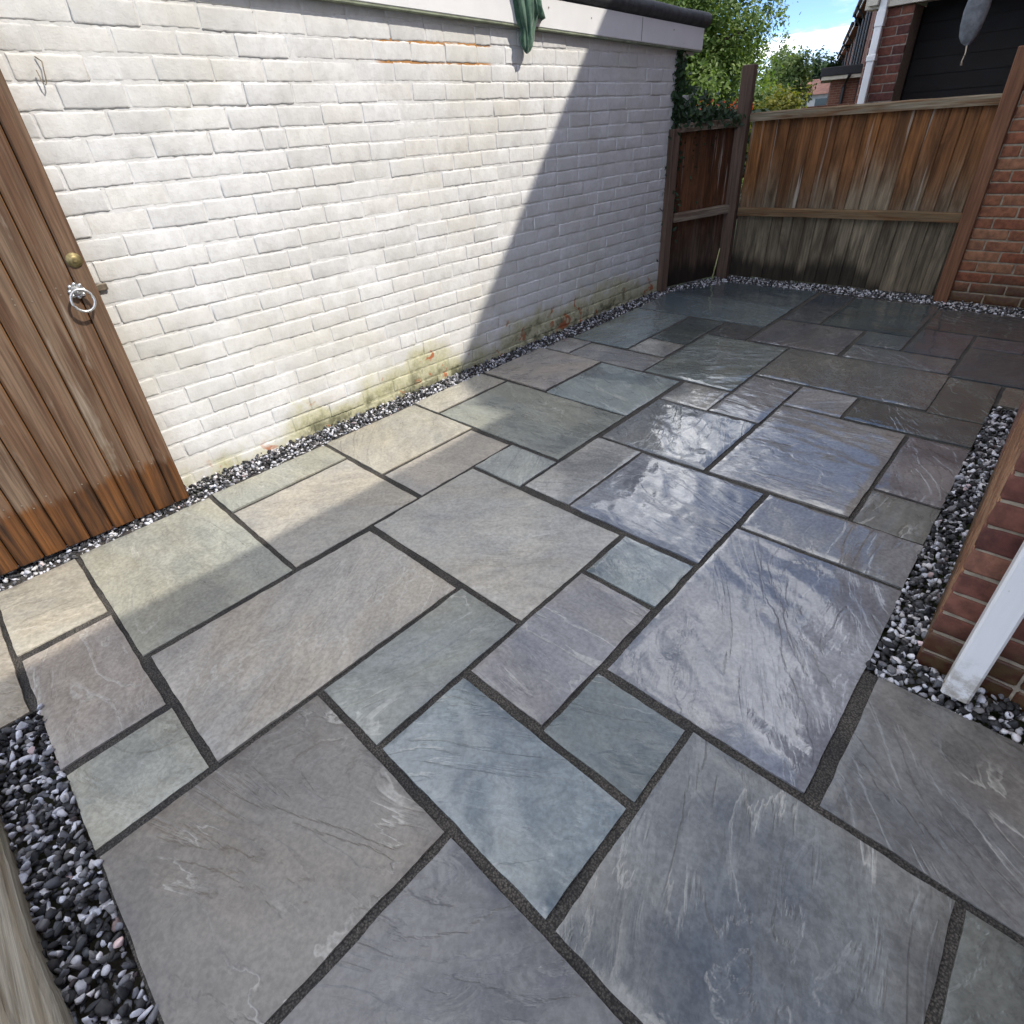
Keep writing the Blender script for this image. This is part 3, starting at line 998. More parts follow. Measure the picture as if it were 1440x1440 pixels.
def brick_mesh(seed, Lb, H, D, proud, rnd, mat, nx=9, nz=4, rag=0.0016):
    """brick with a slightly uneven rounded face towards +X, local origin at centre of the bed face"""
    r = np.random.default_rng(seed)
    us, ws = np.linspace(0, 1, nx), np.linspace(0, 1, nz)
    # squeeze the grid towards the edges so the rounding is tight
    us = np.concatenate([[0, 0.016, 0.034], np.linspace(0.16, 0.84, nx - 5), [0.966, 0.984, 1]])
    ws = np.array([0, 0.05, 0.11, 0.89, 0.95, 1])
    V, F = [], []
    for a in us:
        for b in ws:
            edge = (a in (0.0, 1.0)) or (b in (0.0, 1.0))
            sub = 1.0 if edge else (0.22 if (a in (us[1], us[-2]) or b in (ws[1], ws[-2])) else 0.0)
            x = proud - rnd * r.uniform(0.7, 1.3) * sub + r.uniform(-.0007, .0007)
            cor = 0.0035 * rag / 0.0016 if (a in (0.0, 1.0) and b in (0.0, 1.0)) else 0.0
            ja, jb = (rag * 1.3, rag * 1.3) if edge else (rag * 0.6, rag * 0.6)
            y = (a - .5) * Lb + r.uniform(-ja, ja) - cor * np.sign(a - .5)
            z = (b - .5) * H + r.uniform(-jb, jb) - cor * np.sign(b - .5) * 0.8
            V.append((x, y, z))
    n = len(ws)
    for i in range(len(us) - 1):
        for j in range(n - 1):
            F.append((i * n + j, (i + 1) * n + j, (i + 1) * n + j + 1, i * n + j + 1))
    ring = [i * n for i in range(len(us))] + [(len(us) - 1) * n + j for j in range(1, n)] + [i * n + n - 1 for i in range(len(us) - 2, -1, -1)] + [j for j in range(n - 2, 0, -1)]
    b0 = len(V)
    for q in ring:
        V.append((-D, V[q][1], V[q][2]))
    m = len(ring)
    for q in range(m):
        F.append((ring[(q + 1) % m], ring[q], b0 + q, b0 + (q + 1) % m))
    return mesh('brick', V, F, mat, True)


CH = 0.0865
WB = [brick_mesh(100 + i, 0.2325, CH - 0.0056, 0.03, 0.0036, 0.0031, 'wbrick', 16, 4, 0.0028) for i in range(14)]
placed = []
zt = 1.873
k0 = -2
for k in range(-2, 23):
    z_hi = zt - k * CH
    zc_ = z_hi - CH / 2
    off = (0.119 if k % 2 else 0.0) + random.uniform(-0.018, 0.018)
    y = -0.02 + off
    while y < 5.10:
        Lb = 0.228 * random.uniform(0.97, 1.025)
        if random.random() < 0.03:
            Lb *= 0.5
        if y + Lb > 5.385:
            Lb = 5.385 - y
        if Lb > 0.04 and y + Lb > 0.36:
            placed.append((y + Lb / 2, zc_, Lb))
        y += Lb + random.uniform(0.0085, 0.0125)
# the largest-looking (nearest) ones are parts of their own, the rest one part
placed.sort(key=lambda p: (p[0] - 0) ** 2 + 9 + (p[1] - 1.43) ** 2 * 0.6)
rest_v, rest_f = [], []
for i, (yc, zc_, Lb) in enumerate(placed):
    me = WB[random.randrange(14)]
    sx = Lb / 0.228
    px = random.uniform(-0.0030, 0.0010)
    rx = random.uniform(-0.012, 0.012)
    zc_ += random.uniform(-0.0022, 0.0022)
    if i < 300:
        add('brick', me, garage, (px, yc, zc_), (rx, 0, random.uniform(-.006, .006)), (1, sx, 1))
    else:
        b = len(rest_v)
        rest_v += [(v.co.x + px, v.co.y * sx + yc, v.co.z + zc_ + v.co.y * rx) for v in me.vertices]
        rest_f += [tuple(b + q for q in p.vertices) for p in me.polygons]
o = add('distant_bricks', mesh('distant_bricks', rest_v, rest_f, 'wbrick', True), garage)
tag(o, kind='stuff')
# fascia falls towards the far end
FX = -0.0307


def fz(y):
    return 1.989 + 0.0185 - (FX * -1) * (y - 2.05)


mb = MB().box(0.010, 0.048, -0.9, 5.37, 0.0, 0.145, 0.003)
fas = add('fascia', mb.done('fascia', 'fascia'), garage, (0, 0, 1.989 + 2.05 * 0.0397 + 0.001), (FX, 0, 0))
fas_loc = fas.location.copy()
add('drip_edge', MB().box(0.008, 0.045, -0.9, 5.366, -0.011, -0.0005, 0.002).done('drip_edge', 'drip'), garage, fas_loc, (FX, 0, 0))
add('board_joint', MB().box(0.0485, 0.0495, 4.46, 4.466, 0.004, 0.14).done('board_joint', 'drip'), garage, fas_loc, (FX, 0, 0))
# nails in the fascia
for yy, zz in ((3.43, 0.10), (3.86, 0.085), (2.3, 0.09), (4.9, 0.10)):
    add('nail', MB().tube([(0.048, yy, zz), (0.051, yy, zz)], 0.004, 7).done('nail', 'rust'), garage, fas_loc, (FX, 0, 0))
# rolled felt edge
pr = []
for q in range(9):
    a = math.pi * (q / 8.0)
    pr.append((0.015 + 0.062 * math.sin(a), 0.098 + 0.052 - 0.052 * math.cos(a) * -1 * -1))
n_y = 46
fv, ff = [], []
for q in range(n_y):
    yy = -0.9 + (5.42 + 0.9) * q / (n_y - 1)
    wob = (vnoise(np.array([yy * 3.0]), np.array([0.3]), 5)[0] - 0.5) * 0.016
    for (a, b) in pr:
        fv.append((a + wob, yy, b + 0.048 + wob * 0.4))
m_ = len(pr)
for q in range(n_y - 1):
    for j in range(m_ - 1):
        ff.append((q * m_ + j, (q + 1) * m_ + j, (q + 1) * m_ + j + 1, q * m_ + j + 1))
ff.append(tuple(range(m_)))
ff.append(tuple((n_y - 1) * m_ + j for j in range(m_))[::-1])
add('felt_roll', mesh('felt_roll', fv, ff, 'felt', True), garage, fas_loc, (FX, 0, 0))
add('roof', MB().box(-4.3, 0.04, -0.9, 5.42, 0.150, 0.185).done('garage_roof', 'felt'), garage, fas_loc, (FX, 0, 0))
# bent wire hook and latch plate on the wall
hk = MB().tube([(0.008, 0.655, 1.775), (0.022, 0.668, 1.760), (0.024, 0.662, 1.735), (0.026, 0.655, 1.700), (0.026, 0.648, 1.690), (0.024, 0.642, 1.70), (0.02, 0.640, 1.735)], 0.0022, 6)
add('wire_hook', hk.done('wire_hook', 'rust', True), garage)
add('latch_plate', MB().box(0.006, 0.018, 0.520, 0.566, 0.985, 1.012, 0.003).done('latch_plate', 'rust'), garage)

# ------------------------------------------------------------------ green cloth hung on the fascia
cl_v, cl_f = [], []
prof = [(2.150, 3.20, 0.085, 0.030), (2.105, 3.215, 0.082, 0.036), (2.06, 3.225, 0.078, 0.040), (2.01, 3.230, 0.072, 0.040), (1.965, 3.232, 0.062, 0.036),
        (1.93, 3.232, 0.047, 0.030), (1.905, 3.232, 0.040, 0.027), (1.875, 3.232, 0.042, 0.026), (1.845, 3.226, 0.034, 0.022), (1.822, 3.222, 0.020, 0.014), (1.812, 3.221, 0.006, 0.005)]
NS = 72
for i, (z, yc, ry, rx) in enumerate(prof):
    for k in range(NS):
        a = 2 * math.pi * k / NS
        fold = 1 + 0.26 * math.sin(a * 6 + i * 0.30 + 0.6 * math.sin(i * 0.9)) + 0.16 * math.sin(a * 11 - i * 0.7) + 0.05 * math.sin(a * 17 + i)
        cl_v.append((-2.845 + rx * math.cos(a) * fold * 0.9, yc + ry * math.sin(a) * fold, z + 0.006 * math.sin(a * 5)))
for i in range(len(prof) - 1):
    for k in range(NS):
        cl_f.append((i * NS + k, i * NS + (k + 1) % NS, (i + 1) * NS + (k + 1) % NS, (i + 1) * NS + k))
cl_f.append(tuple(range(NS)))
cl_f.append(tuple((len(prof) - 1) * NS + k for k in range(NS))[::-1])
cloth = empty('hanging_cloth', (-2.845, 3.23, 2.0))
tag(cloth, 'crumpled dark green cloth hanging over the white garage fascia', 'cloth')
me = mesh('cloth_body', [(x + 2.845, y - 3.23, z - 2.0) for x, y, z in cl_v], cl_f, 'cloth', True)
add('cloth_body', me, cloth)
fv = []
ff = []
for i in range(8):
    for k in range(7):
        t, s = i / 7.0, k / 6.0
        fv.append((0.012 + 0.022 * math.sin(s * 9 + t * 2) * (0.5 + t), 0.03 + 0.075 * s * (0.6 + 0.6 * t) + 0.03 * t, 0.155 - 0.17 * t - 0.02 * s * t))
for i in range(7):
    for k in range(6):
        ff.append((i * 7 + k, i * 7 + k + 1, (i + 1) * 7 + k + 1, (i + 1) * 7 + k))
fl = add('loose_fold', mesh('loose_fold', fv, ff, 'cloth', True), cloth)
sm = fl.modifiers.new('thick', 'SOLIDIFY')
sm.thickness = 0.003

# ------------------------------------------------------------------ wooden gate folded back against the wall
gate = empty('wooden_gate', (-2.80, 0.490, 0.006))
gate.rotation_euler = (-0.021, 0, 0)
tag(gate, 'brown timber plank gate with soaked foot standing open against the white wall', 'gate')
GP = [0.0, 0.069, 0.160, 0.251, 0.343, 0.436, 0.528, 0.614, 0.705, 0.797, 0.889, 0.981]
for i in range(len(GP) - 1):
    w = GP[i + 1] - GP[i]
    me = MB().box(-0.022, 0.0 if i else 0.003, -(w - 0.0045) / 2, (w - 0.0045) / 2, 0.0, 1.95, 0.0062).done('board', 'gate')
    o = add('board', me, gate, (random.uniform(-.0012, .0012), -(GP[i] + GP[i + 1]) / 2, random.uniform(-.002, .002)))
    if i == 0:
        o.name = 'edge_board'
for z in (0.18, 0.95, 1.72):
    add('ledge', MB().box(-0.055, -0.0235, -0.98, -0.01, z, z + 0.11, 0.003).done('ledge', 'gate'), gate)
add('gap_shade_sheet', MB().box(-0.0275, -0.0245, -0.975, -0.02, 0.004, 1.94).done('gap_shade_sheet', 'black'), gate)  # black sheet added so the gaps between boards look shaded
nm = MB().tube([(0.0, 0, 0), (0.0016, 0, 0)], 0.0032, 7).done('nail_head', 'rust')
for i in range(1, len(GP) - 1):
    for z in (0.235, 0.235 + 0.03, 1.005, 1.03):
        add('nail_head', nm, gate, (0.0003, -(GP[i] + GP[i + 1]) / 2 + random.choice((-0.018, 0.018)) + random.uniform(-.004, .004), z + random.uniform(-.006, .006)))
# ring latch
lat = add('ring_latch', MB().tube([(0.0, 0, 0), (0.006, 0, 0)], 0.026, 14).done('ring_latch', 'zinc'), gate, (0.001, -0.073, 1.015))
mb = MB()
for q in range(8):       # scalloped rose
    a = q * math.pi / 4
    mb.tube([(0.0, 0.024 * math.cos(a), 0.024 * math.sin(a)), (0.007, 0.023 * math.cos(a), 0.023 * math.sin(a))], [0.0085, 0.006], 8)
mb.tube([(0.004, 0, 0), (0.016, 0, 0), (0.030, 0, -0.004)], [0.015, 0.012, 0.008], 10)
add('rose_plate', mb.done('rose_plate', 'zinc', True), lat)
ring = [(0.030 + 0.004 * (1 - math.cos(a)), 0.038 * math.sin(a), -0.034 + 0.041 * math.cos(a)) for a in [2 * math.pi * q / 28 for q in range(28)]]
add('ring_handle', MB().tube(ring, 0.0052, 8, True).done('ring_handle', 'zinc', True), lat)
# knob of the night latch
kn = MB().tube([(0, 0, 0), (0.004, 0, 0), (0.0045, 0, 0), (0.011, 0, 0), (0.014, 0, 0)], [0.027, 0.027, 0.021, 0.019, 0.008], 20)
kno = add('lock_knob', kn.done('lock_knob', 'brass', True), gate, (0.003, -0.038, 1.122))
add('key_core', MB().tube([(0.0142, 0, 0), (0.018, 0, 0)], 0.007, 12).done('key_core', 'brass'), kno)

# ------------------------------------------------------------------ timber sleeper at the near left corner
sv, sf = [], []
nL = 40
for i in range(nL + 1):
    x = -1.9 + 1.35 * i / nL
    wz = (fbm(np.array([x * 6.0]), np.array([1.0]), 3, 3)[0] - .5)
    y_e = -0.462 + 0.06 * (x + 1.4) + wz * 0.018
    for (yy, zz) in ((y_e, -0.05), (y_e + 0.001, 0.045), (y_e - 0.010, 0.0575 + wz * 0.004), (y_e - 0.045, 0.0600), (y_e - 0.050, 0.0545), (y_e - 0.058, 0.0545), (y_e - 0.064, 0.0600), (y_e - 0.20, 0.060), (y_e - 0.20, -0.05)):
        sv.append((x, yy, zz))
for i in range(nL):
    for j in range(8):
        sf.append((i * 9 + j, i * 9 + j + 1, (i + 1) * 9 + j + 1, (i + 1) * 9 + j))
sf.append(tuple(range(9))[::-1])
sf.append(tuple(nL * 9 + j for j in range(9)))
slp = add('timber_sleeper', mesh('timber_sleeper', sv, sf, 'sleeper'))
tag(slp, 'weathered grey brown timber sleeper edging the gravel in the near corner', 'sleeper')

# ------------------------------------------------------------------ far fence
fence = empty('fence', (-2.50, 5.885, 0))
tag(fence, 'brown feather edge board fence with weathered grey lower half, facing the patio', 'fence')
xs = -2.51
FB = {}
widths = [0.098, 0.104, 0.110, 0.094, 0.100]
i = 0
while xs < -0.74:
    w = random.choice(widths)
    if w not in FB:
        FB[w] = [MB().prism([(-0.012, 0.0), (w - 0.003, 0.0), (w - 0.003, -0.017), (w - 0.007, -0.020), (-0.012, -0.006)], 2, 0.0, 1.33).done('board', 'fence')]
    add('board', FB[w][0], fence, (xs + 2.50, random.uniform(-.002, .002), 0.012 + random.uniform(-.006, .006)), (random.uniform(-.004, .004), 0.012 + random.uniform(-.003, .003), random.uniform(-.02, .03)))
    xs += w
    i += 1


def rail(name, x0, x1, y0, y1, z0, z1, mat, parent, rot=0.0, sag=0.0):
    n = 12
    v, f = [], []
    for q in range(n + 1):
        t = q / n
        x = x0 + (x1 - x0) * t
        s = -sag * 4 * t * (1 - t) + (vnoise(np.array([x * 5]), np.array([z0 * 7]), 9)[0] - .5) * 0.006
        for (a, b) in ((y0, z0), (y0 - 0.0, z1 - 0.008), (y0 + 0.008, z1), (y1, z1), (y1, z0)):
            v.append((x, a, b + s))
    for q in range(n):
        for j in range(5):
            f.append((q * 5 + j, q * 5 + (j + 1) % 5, (q + 1) * 5 + (j + 1) % 5, (q + 1) * 5 + j))
    f.append(tuple(range(5)))
    f.append(tuple(n * 5 + j for j in range(5))[::-1])
    me = mesh(name, v, f, mat)
    import bmesh
    bm = bmesh.new()
    bm.from_mesh(me)
    bmesh.ops.recalc_face_normals(bm, faces=bm.faces)
    bm.to_mesh(me)
    bm.free()
    return add(name, me, parent)


rail('rail', 0.0, 1.78, -0.066, -0.021, 0.572, 0.640, 'rail', fence, 0, -0.004)
rail('capping_rail', -0.02, 1.80, -0.058, 0.030, 1.330, 1.395, 'cap', fence, 0, -0.004)


def post(name, mat, parent, loc, w, d, h, rot=(0, 0, 0)):
    return add(name, MB().box(-w / 2, w / 2, -d / 2, d / 2, -0.05, h, 0.005).done(name, mat), parent, loc, rot)


post('post', 'post', fence, (-0.058, -0.075, 0), 0.105, 0.095, 1.745, (0.0, -0.006, 0.10))
post('post', 'post_red', fence, (1.835, -0.075, 0), 0.098, 0.095, 1.652, (0, -0.010, 0))

# short side fence from the garage corner to the corner post
A, B_ = Vector((-2.835, 5.12, 0)), Vector((-2.615, 5.80, 0))
dv = (B_ - A)
yaw = math.atan2(dv.y, dv.x)
side = empty('side_fence', A, (0, 0, yaw))
tag(side, 'short dark board fence with ivy, between the garage end and the corner post', 'fence')
sw = dv.length / 7.0
sb = MB().prism([(-0.012, 0), (sw - 0.003, 0), (sw - 0.003, -0.017), (sw - .006, -0.020), (-0.012, -0.006)], 2, 0.0, 1.30).done('board', 'fence_side')
for i in range(7):
    add('board', sb, side, (i * sw, 0.012 + random.uniform(-.002, .002), 0.012), (0, random.uniform(-.006, .006), random.uniform(-.02, .02)))
rail('rail', 0.0, dv.length - 0.02, -0.062, -0.012, 0.60, 0.672, 'rail_side', side)
rail('capping_rail', -0.02, dv.length, -0.05, 0.03, 1.30, 1.365, 'rail_side', side)
add('end_post', MB().box(-0.09, -0.012, -0.06, 0.03, -0.05, 1.33, 0.004).done('end_post', 'post'), side)

# strip of light in the fence corner, put in as a pale stick
cn = add('glint_strip', MB().tube([(0, 0, 0), (0.012, 0.022, 0.14), (0.020, 0.050, 0.30)], [0.0065, 0.006, 0.004], 8).done('glint_strip', 'glint_strip', True), None, (-2.565, 5.585, 0.004))
tag(cn, 'thin pale yellow green stick added for a strip of light by the fence post', 'glint_strip')

# ------------------------------------------------------------------ red brick gable wall right of the fence (neighbour house)
def brick_face(parent, origin, ux, length, z0, courses, ch, mat, proud=0.004, bl=0.218, bond='stretcher', seed=1, head=0.102):
    """individual bricks on a vertical face; ux = unit vector along the face; outward = to the right of ux seen from above turned -90"""
    r = random.Random(seed)
    ms = [brick_mesh(seed * 50 + i, bl, ch - 0.011, 0.02, proud, 0.003, mat, 7, 4) for i in range(5)]
    hs = [brick_mesh(seed * 50 + 20 + i, head, ch - 0.011, 0.02, proud, 0.003, mat, 7, 4) for i in range(3)]
    ang = math.atan2(ux[1], ux[0]) - math.pi / 2       # brick meshes run along local +Y and face +X
    for k in range(courses):
        zc2 = z0 + (k + 0.5) * ch
        s = 0.0
        first = True
        while s < length - 0.03:
            header = (bond == 'english' and k % 2) or (bond == 'stretcher' and first and k % 2) or (bond == 'flemish' and (int(s / 0.34) + k) % 2 and r.random() < .5)
            Lb = head if header else bl
            first = False
            full = Lb
            if s + Lb > length:
                Lb = length - s
            c = s + Lb / 2
            me = r.choice(hs if header else ms)
            add('brick', me, parent, (origin[0] + ux[0] * c, origin[1] + ux[1] * c, zc2 + r.uniform(-.0015, .0015)), (0, 0, ang), (1, Lb / full, 1))
            s += Lb + r.uniform(0.0095, 0.0125)


nh = empty('neighbour_house', (-0.62, 5.80, 0))
tag(nh, 'red brick neighbouring house whose end wall stands right of the fence', 'house')
WH = 5.30
add('wall', MB().box(0.0, 10.8, 0.0, 7.0, -0.06, WH).done('neighbour_wall', 'mortar'), nh)
# the camera-facing wall: normal -Y, runs along +X ; brick face +X must turn to -Y: run direction -X reversed
brick_face(nh, (0.0 + 0.0, 0.0), (1, 0), 0.92, 0.0, 22, 0.0775, 'wall_brick', 0.005, 0.218, 'stretcher', 3)
add('brickwork', MB().box(0.93, 10.8, -0.006, -0.0005, -0.05, WH).done('brickwork', 'housewall'), nh)
add('brickwork', MB().box(0.0, 0.929, -0.006, -0.0005, 22 * 0.0775 + 0.004, WH).done('brickwork', 'housewall'), nh)
add('brickwork', MB().box(-0.006, -0.0005, 0.0, 7.0, 0.0, WH).done('brickwork', 'housewall'), nh)
# roof: eaves on the garden side at z 5.19, verge 0.1 m proud, rising 33.5 degrees
sl = math.tan(math.radians(33.5))
rp = []
ev, rd = -0.28, 5.4
rp = [(ev, 5.38 - 0.0), (rd, 5.38 + (rd - ev) * sl), (11.1, 5.38 + (rd - ev) * sl - (11.1 - rd) * sl), (11.1, 5.38 + (rd - ev) * sl - (11.1 - rd) * sl - 0.10), (rd, 5.38 + (rd - ev) * sl - 0.12), (ev, 5.28)]
add('roof', MB().prism(rp, 1, -0.10, 7.1).done('neighbour_roof', 'tile'), nh)
add('gable', MB().prism([(0.0, WH + 0.001), (10.8, WH + 0.001), (rd, 5.27 + (rd - ev) * sl - 0.15)], 1, 0.001, 0.2).done('gable', 'housewall'), nh)
add('window_board', MB().box(0.045, 0.5, -0.055, -0.008, 1.716, 1.80, 0.004).done('window_board', 'upvc'), nh)

# ------------------------------------------------------------------ own house: single-storey corner and main block behind
hs_ = empty('house', (0.077, 1.605, 0))
tag(hs_, 'dark red brick house corner with white downpipe beside the gravel strip', 'house')
add('wall', MB().box(0.0, 2.6, 0.0, 2.45, -0.06, 2.20).done('house_wall', 'mortar'), hs_)
# west face (normal -X) and south face (normal -Y)
brick_face(hs_, (-0.0055, 0.0), (1, 0), 0.665, -0.03, 14, 0.0775, 'house_brick', 0.006, 0.218, 'english', 5)


def brick_face_west(parent, x, y_far, length, z0, courses, ch, mat, seed):
    r = random.Random(seed)
    ms = [brick_mesh(seed * 50 + i, 0.218, ch - 0.011, 0.02, 0.006, 0.003, mat, 7, 4) for i in range(5)]
    hs = [brick_mesh(seed * 50 + 20 + i, 0.102, ch - 0.011, 0.02, 0.006, 0.003, mat, 7, 4) for i in range(3)]
    for k in range(courses):
        s = 0.0
        head_course = not (k % 2)
        while s < length - 0.03:
            full = 0.102 if head_course else 0.218
            Lb = min(full, length - s)
            add('brick', r.choice(hs if head_course else ms), parent, (x, y_far - s - Lb / 2, z0 + (k + .5) * ch), (0, 0, math.pi), (1, Lb / full, 1))
            s += Lb + 0.0108


brick_face_west(hs_, 0.0, 1.30, 1.297, -0.03, 12, 0.0775, 'west_brick', 6)
add('brickwork', MB().box(-0.006, -0.0005, 1.312, 2.45, -0.05, 2.20).done('brickwork', 'housewall'), hs_)
add('brickwork', MB().box(-0.006, -0.0005, 0.0, 1.311, 12 * 0.0775 - 0.03, 2.20).done('brickwork', 'housewall'), hs_)
add('brickwork', MB().box(0.0, 2.6, -0.006, -0.0005, 14 * 0.0775 - 0.03, 2.20).done('brickwork', 'housewall'), hs_)
add('brickwork', MB().box(0.665, 2.6, -0.006, -0.0005, -0.05, 14 * 0.0775 - 0.031).done('brickwork', 'housewall'), hs_)
add('flat_roof', MB().box(-0.10, 2.6, -0.10, 2.55, 2.2005, 2.32, 0.01).done('flat_roof', 'felt_dk'), hs_)
# main block: eaves at x 1.93, z 5.2
main_x = 2.10 - 0.077
add('wall', MB().box(main_x, main_x + 6.0, -2.2, 4.19, -0.06, 5.05).done('main_wall', 'housewall'), hs_)
eo = 1.93 - 0.077
zr = 5.2
add('roof', MB().prism([(eo, zr), (eo + 4.0, zr + 4.0 * 0.55), (eo + 8.0, zr), (eo + 8.0, zr - 0.1), (eo + 4.0, zr + 2.1), (eo, zr - 0.12)], 1, -2.3, 4.18).done('main_roof', 'tile'), hs_)
# white square downpipe in front of the corner
px0, px1, py0, py1 = 0.147 - 0.077, 0.213 - 0.077, 1.495 - 1.605, 1.560 - 1.605
dp = add('downpipe', MB().box(px0, px1, py0, py1, 0.010, 2.18, 0.006).done('downpipe', 'pipe'), hs_)
add('pipe_clip', MB().box(px0 - 0.004, px1 + 0.004, py0 - 0.004, -0.008, 1.05, 1.085, 0.003).done('pipe_clip', 'upvc'), dp)
add('screw', MB().tube([(px0 - 0.0005, py0 + 0.014, 0.045), (px0 - 0.003, py0 + 0.014, 0.045)], 0.004, 8).done('screw', 'rust'), dp)


# ------------------------------------------------------------------ foliage helpers
def leaf_cloud(n, center_fn, size, seed, lean=0.5):
    r = np.random.default_rng(seed)
    P, NRM = center_fn(r, n)
    n = len(P)
    s = r.uniform(0.65, 1.35, n) * size
    d = NRM + r.normal(size=(n, 3)) * lean
    d /= np.linalg.norm(d, axis=1)[:, None] + 1e-9
    t = np.cross(d, r.normal(size=(n, 3)))
    t /= np.linalg.norm(t, axis=1)[:, None] + 1e-9
    b = np.cross(d, t)
    s = s[:, None]
    # pointed oval leaf, folded a little along its rib: 6 vertices, 4 triangles
    up = d * s * 0.12
    v = np.stack([P - t * s, P - t * s * 0.25 + b * s * 0.45 + up, P + t * s * 0.45 + b * s * 0.36 + up, P + t * s * 1.05,
                  P + t * s * 0.45 - b * s * 0.36 + up, P - t * s * 0.25 - b * s * 0.45 + up], 1).reshape(-1, 3)
    i = (np.arange(n) * 6)[:, None]
    f = np.concatenate([i + np.array([[0, 1, 2, 3]]), i + np.array([[0, 3, 4, 5]])], 0)
    me = bpy.data.meshes.new('foliage')
    me.vertices.add(len(v))
    me.vertices.foreach_set('co', v.ravel())
    me.loops.add(f.size)
    me.loops.foreach_set('vertex_index', f.ravel())
    me.polygons.add(len(f))
    me.polygons.foreach_set('loop_start', np.arange(len(f)) * 4)
    me.polygons.foreach_set('loop_total', np.full(len(f), 4))
    me.update()
    return me


def crown(center, rad, clumps, spread, shell=0.55):
    """leaves gathered in clumps through an uneven ellipsoid"""
    center, rad = np.array(center), np.array(rad)

    def fn(r, n):
        c = r.normal(size=(clumps, 3))
        c /= np.linalg.norm(c, axis=1)[:, None]
        q = r.uniform(shell, 1.0, clumps)
        w = 1 + 0.18 * np.sin(c[:, 0] * 5 + c[:, 2] * 4) + r.uniform(-.1, .1, clumps)
        cc = center + c * rad * (q * w)[:, None]
        k = r.integers(0, clumps, n)
        p = cc[k] + r.normal(size=(n, 3)) * spread * r.uniform(0.6, 1.3, clumps)[k][:, None]
        nr = (p - center) / rad
        nr /= np.linalg.norm(nr, axis=1)[:, None] + 1e-9
        nr = nr * 0.8 + np.array([0, 0, 0.5])
        return p, nr
    return fn


def tree(name, label, base, h, trunk_r, center, rad, n, size, mat, clumps, spread, seed, group=None, cat='tree', shell=0.55):
    rr = random.Random(seed)
    e = empty(name, base)
    tag(e, label, cat, group)
    mb = MB()
    cz = center[2]
    top = Vector((center[0] - base[0], center[1] - base[1], cz + rad[2] * 0.5 - base[2]))
    pts = [Vector((0, 0, -0.3)), Vector((0, 0, 0)) + Vector((rr.uniform(-.05, .05), 0, h * 0.3)), top * 0.6, top]
    mb.tube(pts, [trunk_r * 1.2, trunk_r, trunk_r * 0.65, trunk_r * 0.2], 8)
    for q in range(9):
        a = rr.uniform(0, 6.28)
        t = rr.uniform(0.35, 0.9)
        st = top * t
        en = Vector((center[0] - base[0] + math.cos(a) * rad[0] * 0.8, center[1] - base[1] + math.sin(a) * rad[1] * 0.8, cz - base[2] + rad[2] * rr.uniform(-.5, .8)))
        md = st.lerp(en, 0.5) + Vector((0, 0, rr.uniform(0, .2) * rad[2]))
        mb.tube([st, md, en], [trunk_r * 0.35, trunk_r * 0.22, trunk_r * 0.06], 5)
    add('trunk', mb.done('trunk', 'bark', True), e)
    me = leaf_cloud(n, crown((center[0] - base[0], center[1] - base[1], cz - base[2]), rad, clumps, spread, shell), size, seed)
    me.materials.append(M[mat])
    add('crown', me, e)
    return e


tree('garden_tree', 'tall dense bright green tree rising behind the garage corner', (-7.15, 13.4, -0.06), 2.0, 0.14, (-7.15, 13.4, 1.9), (1.75, 1.5, 2.75), 60000, 0.042, 'leaf_big', 600, 0.16, 11, shell=0.35)
tree('garden_tree', 'dark leafy tree behind the garage roof, left of the tall bright tree', (-9.6, 15.5, -0.06), 2.0, 0.15, (-9.9, 15.5, 2.6), (2.2, 1.9, 2.2), 14000, 0.085, 'leaf_far', 260, 0.22, 12)
tree('small_tree', 'small pale green rounded tree beyond the fence, in front of the sky', (-11.4, 29.6, -0.06), 1.6, 0.09, (-11.4, 29.6, 2.2), (1.02, 0.95, 1.45), 7000, 0.070, 'leaf_mid', 150, 0.17, 13, shell=0.45)
tree('bush', 'yellow green bush just above the fence top beyond the corner post', (-4.75, 12.2, -0.06), 0.8, 0.05, (-4.75, 12.2, 1.15), (0.50, 0.45, 0.52), 4200, 0.040, 'leaf_yel', 90, 0.08, 14, cat='bush', shell=0.4)
tree('bush', 'green garden shrub behind the fence, below the small pale tree', (-5.55, 13.0, -0.06), 0.8, 0.05, (-5.50, 13.0, 1.25), (0.42, 0.4, 0.60), 4200, 0.045, 'leaf_mid', 90, 0.09, 15, cat='bush', shell=0.4)
for q, (x, y, z, rr, lb) in enumerate(((-18.7, 55, 2.4, 1.9, 'dark far tree just left of the row of brick houses'), (-21.4, 56, 1.4, 1.7, 'dark far tree between the small pale tree and the distant roof'),
                                       (-23.6, 60, 2.6, 2.2, 'dark far tree partly behind the small pale green tree'), (-17.0, 58, 1.8, 1.8, 'dark far tree beside the last brick house'))):
    tree('far_tree', lb, (x, y, -0.06), 2, 0.2, (x, y, z), (rr, rr * 0.9, rr * 1.1), 3500, 0.16, 'leaf_far', 110, 0.30, 20 + q, 'dark trees far beyond the fence')

# ivy on the garage end and along the side fence
ivy = empty('ivy', (-2.87, 5.16, 0))
tag(ivy, 'dark green ivy climbing the garage end and hanging over the short side fence', 'ivy')


